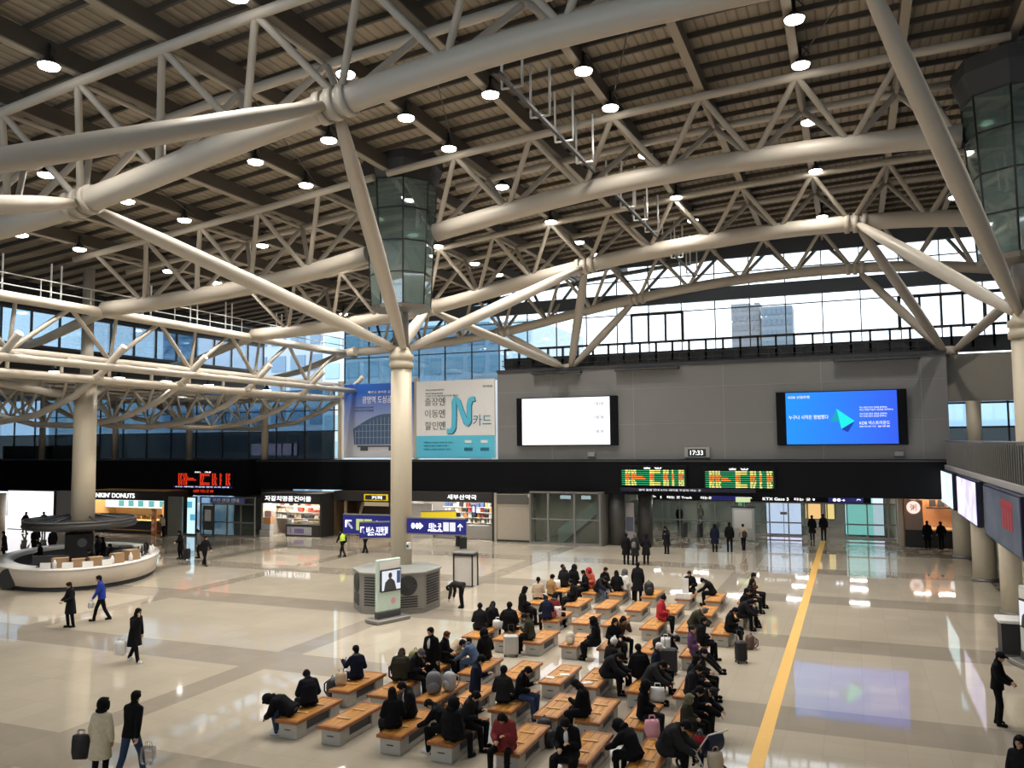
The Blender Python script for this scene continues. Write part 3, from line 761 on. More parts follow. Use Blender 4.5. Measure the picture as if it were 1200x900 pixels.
# overhead direction band above the gates
e = empty('gate_sign', (-7.0, 63.6, 2.72), 'long dark overhead sign band with white arrows above the glass gates', 'sign')
MB().bev(-8, 8, 0, .2, 0, .4, .02).build('panel', M_black, e)
for a, b in ((-3, -.6), (5.2, 7.5)): MB().bx(a, b, -.01, 0, .04, .36).build('blue_panel', M_navy, e)
for x, s, w_ in ((-7.2, '↑ 1', .8), (-5.4, '타는 곳 Track', 1.9), (-3.4, '타는곳', .8), (-.2, '↑', .3), (1.6, 'KTX Gate 3', 1.8), (3.6, '타는 곳 9', 1.4), (5.9, '●●→', .8), (7.2, '↑', .3)): text(s, (x, -.03, .2), w_, .2, G_txt, e)

# ------------------------------------------------------------------ shops below the band (ordered from the kiosk side)
M_shopdark = mat('shop_dark', (.03, .028, .027), .5)
M_shop_in = mat('shop_interior', (.50, .46, .40), .6)
G_ceil = glow('shop_light', (1, .95, .85), 7)
G_strip = glow('shop_strip_light', (1, .94, .86), 90)
def shop_shell(x0, x1, y, z, label, inner, depth=3.0, sign=None, sy=0, scol=G_txt, lamp=G_strip, fz=.75):
    e = empty('shop_unit', ((x0+x1)/2, y, 0), label, 'shop'); hw = (x1-x0)/2
    MB().bx(-hw, hw, depth, depth+.1, 0, z).build('back_panel', inner, e)
    for s in (-1, 1): MB().bx(s*hw-.08, s*hw+.08, 0, depth, 0, z).build('side_panel', M_shopdark if s > 0 else inner, e)
    MB().bev(-hw, hw, -.12, .1, z-fz, z, .02).build('fascia', M_shopdark, e)
    MB().bx(-hw, hw, 0, depth, z-.1, z).build('roof_panel', inner, e)
    if lamp:
        for a in (-.55, 0, .55): MB().bx(a*hw*1.2-.5, a*hw*1.2+.5, .8, 1.1, z-.17, z-.1).build('strip_lamp', lamp, e)
    if sign: text(sign[0], (sign[1], -.16, z-fz/2), sign[2], sign[3], scol, e, name='sign_lettering')
    return e, hw
def goods(prefix, label, cat, group, n, xr, y, zr, cols, seed, sz=(.14, .32)):
    r = random.Random(seed)
    for zi, z in enumerate(zr):
        x = xr[0]
        while x < xr[1]-.2:
            w_ = r.uniform(*sz); h = r.uniform(.16, .36); c = r.choice(cols)
            o = MB().bev(-w_/2, w_/2, -.12, .12, 0, h, .015).build(prefix, c)
            o.location = (x+w_/2, y, z)
            tag(o, label, cat, group)
            x += w_+r.uniform(.03, .18)
GC = [mat('pack_white', (.75, .73, .70), .5), mat('pack_black', (.03, .03, .03), .5), mat('pack_red', (.45, .06, .04), .5), mat('pack_tan', (.50, .36, .20), .5), mat('pack_blue', (.08, .14, .35), .5), mat('pack_orange', (.75, .32, .08), .5)]
# glowing panel standing in for a lit opening beyond the kiosk
q = empty('lit_opening_panel', (-66.4, 51.3, 0), 'big white glowing panel standing in for a lit opening behind the kiosk', 'lit panel')
MB().bev(-3.1, 2.7, 0, .3, 0, 3.45, .03).build('frame', M_dark2, q); MB().bx(-3.0, 2.6, -.02, .01, .05, 3.35).build('panel', glow('white_panel_glow', (1, .97, 1), 1.6), q)
tag(MB().cyl((-69.0, 50.3), .42, 0, 3.2, 24).build('wall_column', M_col), 'thick cream column beside the white glowing panel', 'column')
tag(MB().bev(-63.6, -60.4, 51.4, 51.9, 0, 3.4, .03).build('grey_partition', mat('grey_partition', (.30, .28, .28), .6)), 'grey partition between the white glowing panel and the doughnut shop', 'partition')
# doughnut shop
sy = 51.6
e, hw = shop_shell(-60.3, -51.6, sy, 3.5, 'doughnut shop with a lit menu and orange counter behind the kiosk', mat('doughnut_inner', (.66, .36, .12), .6), sign=("DUNKIN' DONUTS", -1.35, 5.2, .38))
MB().bev(-hw+.1, hw-.3, 1.9, 2.0, 1.95, 2.65, .02).build('menu_board', glow('menu_glow', (.75, .9, .85), 1.5), e)
for k, x in enumerate((-2.4, -1.3, -.2, 1.0, 2.2)): MB().bx(x-.3, x+.3, 1.88, 1.9, 2.05, 2.55).build('menu_picture', glow('menu_pic', (.15, .5, .5), 1.0), e)
MB().bev(-hw+.2, hw-1.2, .25, .95, 0, 1.05, .03).build('counter', mat('navy_counter', (.02, .022, .04), .4), e)
MB().bev(-hw+.3, hw-1.4, .3, .9, 1.05, 1.5, .03).build('display_case', glass('case_glass', (.8, .75, .65)), e)
MB().bx(-hw+.4, hw-1.5, .4, .85, 1.07, 1.12).build('case_light', glow('case_glow', (1, .55, .2), 3.5), e)
MB().bx(-hw+.2, hw-.2, -.02, .0, .28, .36).build('kick_trim', mat('brass_trim', (.6, .4, .15), .3, .8), e)
MB().bev(hw-1.15, hw-.7, -.25, -.1, .05, 2.1, .02).build('poster_stand', mat('doughnut_poster', (.62, .25, .10), .5), e)
for k in range(3):
    tt = MB().lathe((0, 0, 0), [(.06, -.04), (.17, -.04), (.2, 0), (.17, .04), (.06, .04), (.06, -.04)], 14)
    o = tt.build('poster_doughnut', mat('doughnut_pink', (.75, .45, .30), .5), e); o.location = (hw-.93, -.27, .5+k*.6); o.rotation_euler = (PI/2, 0, 0)
MB().bev(hw-.6, hw-.15, .3, 1.0, 0, 2.4, .02).build('lit_pillar', glow('orange_lit', (1, .42, .12), .9), e)
goods('doughnut_tray', 'tray of pastries inside the lit doughnut shop case', 'tray', 'trays in the doughnut shop case', 8, (-59.6, -53.6), sy+.6, (1.13,), [mat('pastry', (.62, .30, .08), .6), mat('pastry_pale', (.75, .55, .3), .6)], 2, (.3, .5))
# grey door bay and glazed doors
tag(MB().bev(-51.4, -49.9, 51.7, 51.9, 0, 3.1, .03).build('service_door', mat('grey_green_door', (.17, .18, .16), .5)), 'grey green service door between the doughnut shop and the glass doors', 'door')
q = empty('light_panel', (-49.4, 52.2, 0), 'tall white and cyan lit advert panel beside the glass doors', 'advert panel')
MB().bev(-.45, .45, 0, .2, 0, 3.1, .02).build('case', M_dark, q); MB().bx(-.4, .4, -.02, .01, .15, 3.0).build('display', glow('cyan_panel', (.55, .85, 1), 1.3), q)
MB().bx(-.4, .1, -.03, -.02, 2.2, 2.7).bx(-.1, .4, -.03, -.02, 1.2, 1.7).build('picture_block', glow('cyan_block', (.1, .45, .65), 1.0), q)
w = empty('door_1', (-46.5, 52.6, 0), None, None, kind='structure')
for k in range(4):
    x = -2.3+k*1.35
    MB().bx(x, x+1.25, -.02, .02, .1, 2.5).build('door_leaf', G_door, w)
fr = MB()
for k in range(5): fr.bx(-2.36+k*1.35, -2.28+k*1.35, -.05, .05, 0, 3.1)
for z in (.06, 1.1, 2.52, 3.05): fr.bx(-2.36, 3.15, -.05, .05, z-.05, z+.05)
fr.build('door_frame', M_steelgrey, w)
q = empty('banner_strip', (-46.2, 52.4, 2.6), 'blue patterned strip banner above the glass doors', 'banner'); MB().bev(-1.5, 1.9, 0, .08, 0, .5, .02).build('panel', mat('blue_strip', (.10, .14, .35), .5), q); text('부산 관광 안내', (.1, -.02, .25), 2.6, .3, P_wht, q)
q = empty('notice_board', (-47.6, 52.1, .5), 'grey notice board with a white sheet in front of the glass doors', 'notice'); MB().bev(-.55, .55, 0, .1, 0, 1.9, .02).build('panel', M_dark2, q); MB().bx(-.5, -.42, .02, .08, -.5, 0).bx(.42, .5, .02, .08, -.5, 0).bx(-.55, .55, -.1, .2, -.5, -.46).build('foot', M_dark2, q); MB().bx(-.3, .3, -.02, 0, .7, 1.6).build('sheet', mat('sheet', (.5, .5, .5), .6), q)
struct('trim_7', MB().bx(-49.8, -43.8, 57.6, 57.9, 0, 3.6), mat('corridor_back', (.13, .14, .13), .6))
# seafood shop
sy = 54.2
e, hw = shop_shell(-44.0, -38.4, sy, 3.35, 'bright souvenir shop of packed seafood with a white lettered black sign', M_shop_in, sign=('자갈치명품건어물', -.2, 4.4, .4), fz=.8)
for z in (1.25, 1.75, 2.25): MB().bx(-hw+.1, hw-.1, 1.6, 2.0, z-.04, z).build('shelf', M_white, e)
MB().bev(-hw+2.2, hw-.15, .1, .9, 0, .95, .03).build('counter', M_shopdark, e); MB().bx(-.4, 1.9, .05, .1, .12, .75).build('counter_poster', mat('counter_poster', (.42, .42, .46), .5), e)
MB().bx(-.1, .0, .03, .06, .2, .65).bx(.3, 1.2, .03, .06, .25, .6).build('poster_print', mat('poster_violet', (.18, .14, .36), .5), e)
goods('seafood_packet', 'packed seafood on the lit shop shelves', 'packet', 'packets on the seafood shop shelves', 0, (-43.8, -38.6), sy+1.8, (1.25, 1.75, 2.25), GC[:4], 5, (.2, .4))
goods('seafood_packet', 'packed seafood on the dark shop counter', 'packet', 'packets on the seafood shop counter', 0, (-41.8, -38.6), sy+.5, (.95,), [GC[3], GC[0], mat('pack_cream', (.70, .58, .34), .5)], 6, (.25, .45))
q = empty('display_stand', (-43.3, 53.9, 0), 'orange and pink tiered display stand outside the souvenir shop', 'stand')
for k, c in enumerate(('stand_white', 'stand_white', 'stand_orange', 'stand_pink')):
    MB().bev(-.5+.12*k, .5, -.25+.05*k, .25, .5*k, .5*k+.46, .02).build('tier', mat(c, {'stand_white': (.6, .58, .56), 'stand_orange': (.75, .36, .14), 'stand_pink': (.72, .42, .36)}[c], .5), q)
# dark cafe bay with a yellow sign
sy = 55.8
e, hw = shop_shell(-38.2, -33.2, sy, 3.5, 'dim brown cafe bay with a small yellow framed sign behind the column', mat('cafe_inner', (.14, .09, .05), .6), lamp=None)
MB().bev(.3, 2.45, -.2, -.1, 2.8, 3.3, .02).build('sign_panel', M_yel, e); MB().bx(.45, 2.3, -.22, -.2, 2.88, 3.22).build('sign_inset', M_shopdark, e); text('커피', (1.5, -.24, 3.05), .9, .26, G_txt, e)
MB().bev(-1.5, 2.2, .6, 1.2, 0, 1.05, .03).build('counter', mat('cafe_wood', (.25, .14, .06), .5), e); MB().bx(-.5, 2.2, .9, 1.0, 2.3, 2.6).build('menu_board', glow('dim_menu', (.45, .35, .22), .8), e)
mm = MB().tube([(-1.0, .5, 0), (-.2, .5, 2.6)], .12, 8).bx(-1.9, -1.7, .4, .6, 0, 2.7); mm.build('timber_strut', mat('cafe_timber', (.40, .30, .2), .6), e)
# pharmacy
sy = 56.2
e, hw = shop_shell(-32.2, -24.7, sy, 3.55, 'pharmacy with white sign lettering and full shelves beside the shutter', mat('pharmacy_inner', (.30, .28, .25), .6), sign=('새부산약국', 1.3, 2.4, .36))
for z in (1.1, 1.5, 1.9, 2.3): MB().bx(-1.3, hw-.3, 1.8, 2.2, z-.04, z).build('shelf', M_white, e)
MB().bev(-1.2, hw-.2, .5, 1.1, 0, 1.05, .03).build('counter', mat('grey_counter', (.33, .32, .30), .5), e)
MB().bx(-hw+.1, -1.5, .4, .5, 0, 2.6).build('white_board', mat('pale_board', (.52, .50, .48), .6), e); MB().bx(1.6, 1.95, .9, .95, 1.9, 2.5).build('price_sign', M_navy, e); text('1', (1.78, .88, 2.2), .14, .4, G_txt, e)
goods('medicine_box', 'medicine box on the pharmacy shelves', 'box', 'medicine boxes on the pharmacy shelves', 0, (-29.6, -25.2), sy+2.0, (1.1, 1.5, 1.9, 2.3), GC, 9)
# shutter box
e = empty('roller_shutter', (-23.15, 56.35, 0), 'closed beige roller shutter beside the pharmacy', 'shutter')
sh = MB()
for k in range(24): sh.bx(-1.3, 1.3, .05, .1, .12+k*.105, .12+k*.105+.098)
sh.bev(-1.3, 1.3, -.02, .2, 2.62, 3.45, .03); sh.build('curtain', M_beige, e)
for s in (-1.4, 1.4): MB().bev(s-.12, s+.12, -.1, .25, 0, 3.5, .02).build('jamb', M_beige, e)
MB().bx(-1.5, 1.5, -.05, .2, 0, .12).build('sill', M_dark, e); MB().bx(-1.3, 1.3, -.03, 0, 2.7, 3.4).build('hood', mat('hood_grey', (.13, .125, .115), .6), e)
q = empty('dome_camera', (-21.75, 56.1, 3.35), 'white dome camera above the roller shutter edge', 'camera'); MB().cyl((0, 0), .12, 0, .12, 16).build('mount', M_white, q); MB().ell((0, 0, -.02), (.13, .13, .13)).build('dome', M_white, q)
# glass lift enclosure
e = empty('lift_enclosure', (-18.9, 55.6, 0), 'dark glass escalator enclosure with steel posts beside the shutter', 'enclosure')
for k, x in enumerate((-2.6, -1.2, .75)):
    MB().bx(x+.05, x+(1.35 if k == 0 else 1.9), -.02, .02, .15, 3.6).build('glass_panel', G_door, e)
for x in (-2.6, -1.25, .7, 2.55): MB().bev(x-.07, x+.07, -.08, .08, 0, 3.7, .015).build('post', M_steelgrey, e)
MB().bx(-2.6, 2.6, -.07, .07, 0, .15).bx(-2.6, 2.6, -.05, .05, 1.75, 1.82).bx(-2.6, 2.6, -.08, .08, 3.6, 3.72).build('rail', M_steelgrey, e)
MB().bev(2.3, 2.7, 0, 2.6, 0, 3.7, .02).build('side_panel', mat('lift_side', (.14, .135, .125), .5), e)
q = empty('escalator', (-18.4, 57.2, 0), 'escalator with pale balustrades behind the dark glass enclosure', 'escalator')
MB().prism([(-1.6, 0), (-1.2, 0), (1.6, 2.3), (1.6, 3.0), (1.2, 3.0), (-1.6, .9)], 0, .1).build('balustrade', mat('escalator_pale', (.40, .48, .46), .4), q)
MB().prism([(-1.6, 0), (-1.2, 0), (1.6, 2.3), (1.6, 3.0), (1.2, 3.0), (-1.6, .9)], 1.2, 1.3).build('balustrade', mat('escalator_pale', (.40, .48, .46), .4), q)
MB().prism([(-1.6, 0), (-1.0, 0), (1.6, 2.2), (1.6, 2.5), (-1.2, .2), (-1.6, .2)], .1, 1.2).build('steps', M_dark2, q)
MB().bx(-1.4, -.6, .0, .05, 3.1, 3.35).bx(.2, .9, .0, .05, 3.1, 3.35).build('overhead_sign', glow('pale_sign', (.8, .85, .9), .9), q)
# dark pillars and poster
for i, (x, yy) in enumerate(((-15.6, 57.2), (-13.9, 58.6))):
    tag(MB().cyl((x, yy), .55, 0, 3.75, 24).build('dark_pillar', mat('dark_pillar', (.07, .068, .066), .4)), 'dark round pillar %s the glass gates' % ('between the enclosure and' if i == 0 else 'closest to'), 'column')
q = empty('poster_stand', (-14.75, 57.5, 0), 'narrow white standing poster between the dark pillars', 'poster'); MB().bev(-.3, .3, 0, .06, .2, 2.9, .01).build('panel', mat('poster_pale', (.40, .36, .36), .5), q); MB().bx(-.25, .25, -.01, 0, .9, 1.9).build('picture', mat('poster_blue_grey', (.12, .13, .2), .5), q); MB().bev(-.35, .35, -.15, .2, 0, .2, .02).build('foot', M_dark, q)

# ------------------------------------------------------------------ glass gates
YGt = 64.4
w = empty('door_2', (-7.5, YGt, 0), None, None, kind='structure')
gx = [-10.4+1.33*i for i in range(17)]
for i, (a, b) in enumerate(zip(gx, gx[1:])):
    if 4.2 < a+.6 < 7.2-1.2+.6: continue
    MB().bx(a+.04, b-.04, -.02, .02, .3, 2.6).build('door_leaf', G_door, w)
fr = MB()
for a in gx: fr.bx(a-.045, a+.045, -.06, .06, 0, 3.1)
for z in (.14, 1.15): fr.bx(gx[0], 3.9, -.05, .05, z-.05, z+.05).bx(6.7, gx[-1], -.05, .05, z-.05, z+.05)
for z in (2.62, 3.3): fr.bx(gx[0], gx[-1], -.05, .05, z-.05, z+.05)
fr.build('door_frame', M_steelgrey, w)
for i, (x, ww, z0, z1, c, s, lab) in enumerate(((-5.1, 2.5, .1, 2.9, (.70, .72, 1), 1.5, 'white lilac lit panel behind the glass gates'), (.2, 1.9, .2, 2.9, (.30, .75, .72), 1.1, 'teal lit panel behind the open glass gate'), (-3.0, 1.1, 1.3, 2.4, (1, .62, .25), .9, 'small amber lit panel behind the glass gates'), (-1.8, .6, 1.3, 2.4, (1, .8, .3), .8, 'narrow yellow lit panel behind the glass gates'), (-8.2, .5, .4, 2.8, (.3, .9, .5), .6, 'narrow green lit panel behind the glass gates'), (1.5, .7, .2, 2.9, (.75, .85, 1), 1.1, 'narrow white lit panel beside the teal one'))):
    q = empty('light_panel', (x, 66.6, 0), lab, 'advert panel')
    MB().bev(-ww/2-.06, ww/2+.06, 0, .15, z0-.06, z1+.06, .02).build('case', M_dark, q); MB().bx(-ww/2, ww/2, -.02, .01, z0, z1).build('display', glow('gate_panel_%s' % 'abcdef'[i], c, s), q)
    if i == 0: MB().bx(-.25, .25, -.04, -.02, 1.55, 1.75).build('label_plate', M_dark, q); MB().bx(-.02, .02, -.04, -.02, z0, z1).build('joint', M_dark, q)
struct('wall_corridor', MB().bx(-22, 12, 74, 74.3, 0, 3.8), mat('corridor_wall', (.36, .37, .35), .6))
struct('wall_gate_side', MB().bx(2.55, 2.95, 63.6, 74, 0, 3.8).bx(-22, -21.6, 58, 74, 0, 3.8), M_beige)
G_cor = glow('corridor_lamp', (1, .97, .92), 36)
k = 0
for y in (60.5, 66, 70):
    for x in (-16, -12, -8, -4, 0):
        k += 1
        q = empty('ceiling_light', (x, y, 3.75), 'flat white ceiling light in the gate corridor, %s row, %s from the enclosure' % (ORD[(60.5, 66, 70).index(y)+1], ORD[(-16, -12, -8, -4, 0).index(x)+1]), 'lamp', 'corridor ceiling lights')
        MB().bev(-.65, .65, -.18, .18, -.08, 0, .02).build('housing', M_white, q); MB().bx(-.6, .6, -.14, .14, -.095, -.079).build('diffuser', G_cor, q)
# queue machine in front of the gates
e = empty('gate_kiosk', (-7.55, 62.2, 0), 'tall white information cabinet with a lit top in front of the gates', 'cabinet')
MB().bev(-.75, .75, -.3, .3, 0, 2.35, .04).build('body', mat('cabinet_grey', (.40, .40, .38), .5), e); MB().bx(-.6, .6, -.32, -.3, .9, 2.2).build('notice', mat('notice_grey', (.55, .55, .53), .5), e)
MB().bev(-.85, .85, -.35, .35, 2.35, 2.45, .02).build('top', M_dark, e); MB().bx(-.5, .5, -.1, .1, 2.75, 3.1).build('lit_sign', glow('green_lit', (.65, .75, .4), 1.0), e); MB().bx(-.05, .05, -.05, .05, 2.45, 2.75).build('post', M_dark, e)
e = empty('ticket_gate', (-10.9, 63.6, 0), 'row of low dark ticket barriers at the gate side', 'barrier')
for x in (-1.2, 0, 1.2): MB().bev(x-.12, x+.12, -.7, .7, 0, 1.0, .04).build('barrier_post', M_dark2, e)
# food shop at the gate side
e, hw = shop_shell(2.95, 6.6, 62.3, 3.45, 'orange lit food stall next to the gates', mat('stall_inner', (.62, .33, .16), .6), depth=2.4, lamp=None, fz=.3)
for a in (-.8, .7): MB().bx(a-.5, a+.5, .8, 1.1, 3.25, 3.35).build('strip_lamp', glow('stall_lamp', (1, .8, .6), 45), e)
MB().bev(-hw+.1, hw-.1, -.2, .5, 0, 1.1, .03).build('counter', M_shopdark, e)
MB().bx(-hw+.1, -.65, -.05, .0, 1.1, 3.1).build('window_panel', mat('stall_panel', (.42, .30, .24), .5), e)
q = MB().tube([(-1.2, -.12, 2.6), (-1.2, -.05, 2.6)], .42, 26).build('round_sign', glow('pink_sign', (1, .72, .62), 1.2), e); text('粥', (-1.2, -.14, 2.6), .4, .4, mat('sign_red', (.5, .08, .05), .5), e)
for k, x in enumerate((.1, .62, 1.2)): MB().bx(x-.2, x+.2, 1.75, 1.8, 2.55, 3.0).build('menu_board', M_dark if k < 2 else G_w1, e)
MB().bx(-.3, hw, 1.7, 1.78, 2.4, 2.5).build('shelf', M_shopdark, e)
MB().bev(-.5, 1.5, .6, 1.0, 1.1, 1.2, .02).build('lit_counter', glow('stall_orange', (1, .45, .16), 1.0), e)
struct('trim_8', MB().bx(2.62, 2.92, 62.1, 63.8, 0, 3.6), M_beige)

# ------------------------------------------------------------------ mezzanine
XM = 5.15
struct('floor_mezzanine', MB().bx(XM, 26.5, 8, 58.4, 5.15, 5.5).bx(5.46, 26.5, 58.4, 64, 5.15, 5.5), mat('mezzanine_soffit', (.10, .095, .09), .6))
struct('trim_9', MB().bx(XM-.12, XM, 8, 57, 5.38, 5.62), mat('slab_edge', (.42, .41, .40), .5))
e = empty('mezzanine_railing', (XM, 0, 5.5), 'grey railing with close upright bars along the mezzanine edge', 'railing')
MB().bx(.06, .09, 16, 56.8, .1, 1.45).build('glass_panel', glass('rail_glass', (.48, .46, .43), .04), e)
MB().tube([(.08, 16, 1.55), (.08, 56.8, 1.55)], .04, 8).build('handrail', M_steelgrey, e)
for q in range(70): rod('baluster', (.0, 24+q*.47, 0), (.0, 24+q*.47, 1.5), .028, M_steelgrey, e, 6)
for i, y in enumerate((57.4, 48.55, 39.7, 30.9)):
    q = empty('mezzanine_column', (5.95, y, 0), 'thick cream column under the mezzanine, %s from the food stall' % ORD[i+1], 'column', 'columns under the mezzanine')
    MB().tube([(0, 0, 0), (0, 0, 5.15)], .56, 30).build('shaft', mat('column_pale', (.72, .66, .54), .5), q); MB().lathe((0, 0, 0), [(0, 0), (.62, 0), (.62, .1), (.57, .13), (0, .13)], 30).build('base_ring', M_steelgrey, q)
struct('wall_under_mezzanine', MB().bx(9.5, 9.8, 8, 62, 0, 5.15), mat('dark_under', (.07, .065, .06), .6))
def side_screen(y0, y1, z0, z1, face, label):
    e = empty('side_screen', (XM-.2, (y0+y1)/2, z0), label, 'screen'); h = (y1-y0)/2
    MB().bev(-.12, .12, -h, h, 0, z1-z0, .02).build('case', M_navyd, e)
    MB().bx(-.14, -.12, -h+.15, h-.15, .08, z1-z0-.08).build('display', face, e)
    return e, h
M_navyd = mat('navy_case', (.012, .012, .03), .4)
def ad_face(name, base, spots, s):
    m = bpy.data.materials.new(name); m.use_nodes = True; nt = m.node_tree; b = nt.nodes['Principled BSDF']
    b.inputs['Base Color'].default_value = (.03, .03, .03, 1)
    tc = nt.nodes.new('ShaderNodeTexCoord'); no = nt.nodes.new('ShaderNodeTexNoise'); no.inputs['Scale'].default_value = .6; no.inputs['Detail'].default_value = 2
    cr = nt.nodes.new('ShaderNodeValToRGB'); cr.color_ramp.elements[0].position = .42; cr.color_ramp.elements[1].position = .62
    cr.color_ramp.elements[0].color = (*base, 1); cr.color_ramp.elements[1].color = (*spots, 1)
    nt.links.new(tc.outputs['Object'], no.inputs['Vector']); nt.links.new(no.outputs['Fac'], cr.inputs[0]); nt.links.new(cr.outputs[0], b.inputs['Emission Color']); b.inputs['Emission Strength'].default_value = s
    return m
side_screen(50.3, 57.0, 3.35, 5.35, ad_face('ad_cyan', (.65, .95, .95), (.85, .92, 1), 1.3), 'pale cyan lit advert screen under the mezzanine edge, farthest of three')
side_screen(41.0, 48.2, 3.35, 5.35, ad_face('ad_lilac', (.62, .55, .95), (1, .95, .95), 1.3), 'lilac lit advert screen under the mezzanine edge, middle of three')
e, h = side_screen(30.6, 38.8, 3.3, 5.35, ad_face('ad_dim', (.05, .065, .10), (.10, .115, .16), .7), 'dim grey screen with red shapes under the mezzanine edge')
rr_ = MB()
for k in range(4): rr_.bx(-.155, -.14, -2.6+k*.55, -2.2+k*.55, .75, 1.55)
rr_.bx(-.155, -.14, -2.7, -.4, 1.5, 1.75); rr_.build('red_lettering', glow('dim_red', (.30, .02, .03), .8), e)

# ------------------------------------------------------------------ outside
def facade(name, x, y, z0, w_, d, h, wall_m, win_m, nx, nz, label, cat='building', margin=.25, low=0.):
    e = empty(name, (x, y, z0), label, cat)
    MB().bx(-w_/2, w_/2, 0, d, 0, h).build('wall', wall_m, e)
    cw = w_/nx; ch = h/nz
    wm = MB().bev(-cw*(1-margin)/2, cw*(1-margin)/2, -.12, .02, -ch*.3, ch*.3, .02).mesh('window'); wm.materials.append(win_m)
    for i in range(nx):
        for j in range(int(nz*low), nz):
            o = link('window', wm, e); o.location = (-w_/2+cw*(i+.5), 0, ch*(j+.5))
    return e
tw_w = mat('tower_haze', (.25, .26, .275), .8); tw_g = mat('tower_glass', (.19, .215, .25), .6)
facade('apartment_tower', -18.0, 160, -4, 5.2, 5, 37.0, tw_w, tw_g, 5, 20, 'pale hazy apartment tower outside the high windows, nearer the white screen', low=.6)
facade('apartment_tower', -12.2, 158, -4, 5.4, 5, 35.8, mat('tower_haze_blue', (.20, .25, .29), .8), mat('tower_glass_blue', (.14, .20, .26), .6), 6, 18, 'bluish hazy apartment tower outside the high windows, nearer the blue screen', low=.6)
for i, (dx, z) in enumerate(((-18, 33.6), (-12.2, 32.4))): pass
gb = mat('office_glass', (.30, .48, .58), .25); gl = mat('office_line', (.10, .20, .30), .4)
o = facade('office_building', -50, 92, -2, 30, 20, 24, mat('office_pale', (.50, .62, .70), .6), gb, 10, 7, 'blue glazed office building seen beyond the banners')
facade('office_building', -82, 96, -2, 30, 20, 30, mat('office_slate', (.30, .40, .50), .6), mat('office_dark_glass', (.12, .22, .34), .3), 9, 8, 'tall slate blue office building beyond the side glass wall')
facade('office_building', -112, 100, -2, 28, 20, 22, mat('office_pale2', (.45, .55, .62), .6), gb, 6, 6, 'pale office building farthest along the side glass wall')
facade('office_building', -31.5, 76.5, -2, 10, 12, 16.0, mat('office_white', (.66, .72, .78), .6), mat('office_blue_win', (.28, .42, .55), .4), 3, 5, 'pale building with broad windows and a pink sign beyond the banners', margin=.3)
q = empty('shop_sign', (-31.2, 76.3, 12.6), 'pink outdoor sign on the pale building beyond the banners', 'sign'); MB().bev(-1.6, 1.6, 0, .1, 0, 1.9, .03).build('panel', mat('sign_pale', (.7, .72, .76), .5), q); text('임대', (0, -.05, 1.2), 2.4, 1.1, mat('sign_pink', (.75, .18, .35), .5), q)
facade('side_building', -120, 20, -2, 40, 30, 26, mat('office_side', (.38, .46, .54), .6), mat('office_side_glass', (.20, .32, .44), .3), 7, 5, 'long grey blue building beyond the clerestory windows')
MBg = MB().bx(-160, 120, 82, 260, -2.5, -2.0); struct('ground_outside', MBg, mat('outside_paving', (.25, .25, .25), .8))
# ------------------------------------------------------------------ benches
def wood_mat(name, a, b):
    m = bpy.data.materials.new(name); m.use_nodes = True; nt = m.node_tree; L = nt.links; bs = nt.nodes['Principled BSDF']
    tc = nt.nodes.new('ShaderNodeTexCoord'); mp = nt.nodes.new('ShaderNodeMapping'); mp.inputs['Scale'].default_value = (9, .9, 3)
    no = nt.nodes.new('ShaderNodeTexNoise'); no.inputs['Scale'].default_value = 2.2; no.inputs['Detail'].default_value = 6; no.inputs['Distortion'].default_value = .6
    oi = nt.nodes.new('ShaderNodeObjectInfo'); ad = nt.nodes.new('ShaderNodeVectorMath'); ad.operation = 'ADD'
    cr = nt.nodes.new('ShaderNodeValToRGB'); cr.color_ramp.elements[0].color = (*a, 1); cr.color_ramp.elements[1].color = (*b, 1)
    cr.color_ramp.elements[0].position = .3; cr.color_ramp.elements[1].position = .72
    L.new(tc.outputs['Object'], ad.inputs[0]); L.new(oi.outputs['Random'], ad.inputs[1]); L.new(ad.outputs[0], mp.inputs[0]); L.new(mp.outputs[0], no.inputs[0]); L.new(no.outputs['Fac'], cr.inputs[0])
    L.new(cr.outputs[0], bs.inputs['Base Color']); bs.inputs['Roughness'].default_value = .32
    return m
M_wood = wood_mat('bench_wood', (.36, .14, .028), (.66, .32, .07)); M_wood2 = wood_mat('bench_edge_wood', (.22, .07, .018), (.38, .15, .04)); M_wood3 = mat('divider_wood', (.62, .42, .22), .4)
BW, BL = .66, 2.0
BROWS = [(17.1, (-13.1, -11.85, -10.2, -8.87, -7.25, -5.72, -4.3)), (19.65, (-13.3, -12.07, -10.65, -9.72, -8.5, -7.27, -6.2, -5.1, -4.0)), (22.4, (-12.0, -10.7, -9.4, -8.15, -7.08, -5.65, -4.35)),
         (26.6, (-12.6, -11.45, -10.3, -9.0, -7.7, -6.35, -5.0)), (30.0, (-12.5, -10.9, -9.7, -8.55, -7.1, -5.8, -4.55)), (33.0, (-12.65, -11.0, -9.72, -8.42, -7.0, -5.62, -4.4)), (36.0, (-12.6, -11.2, -10.0, -8.5, -7.0, -5.75, -4.4))]
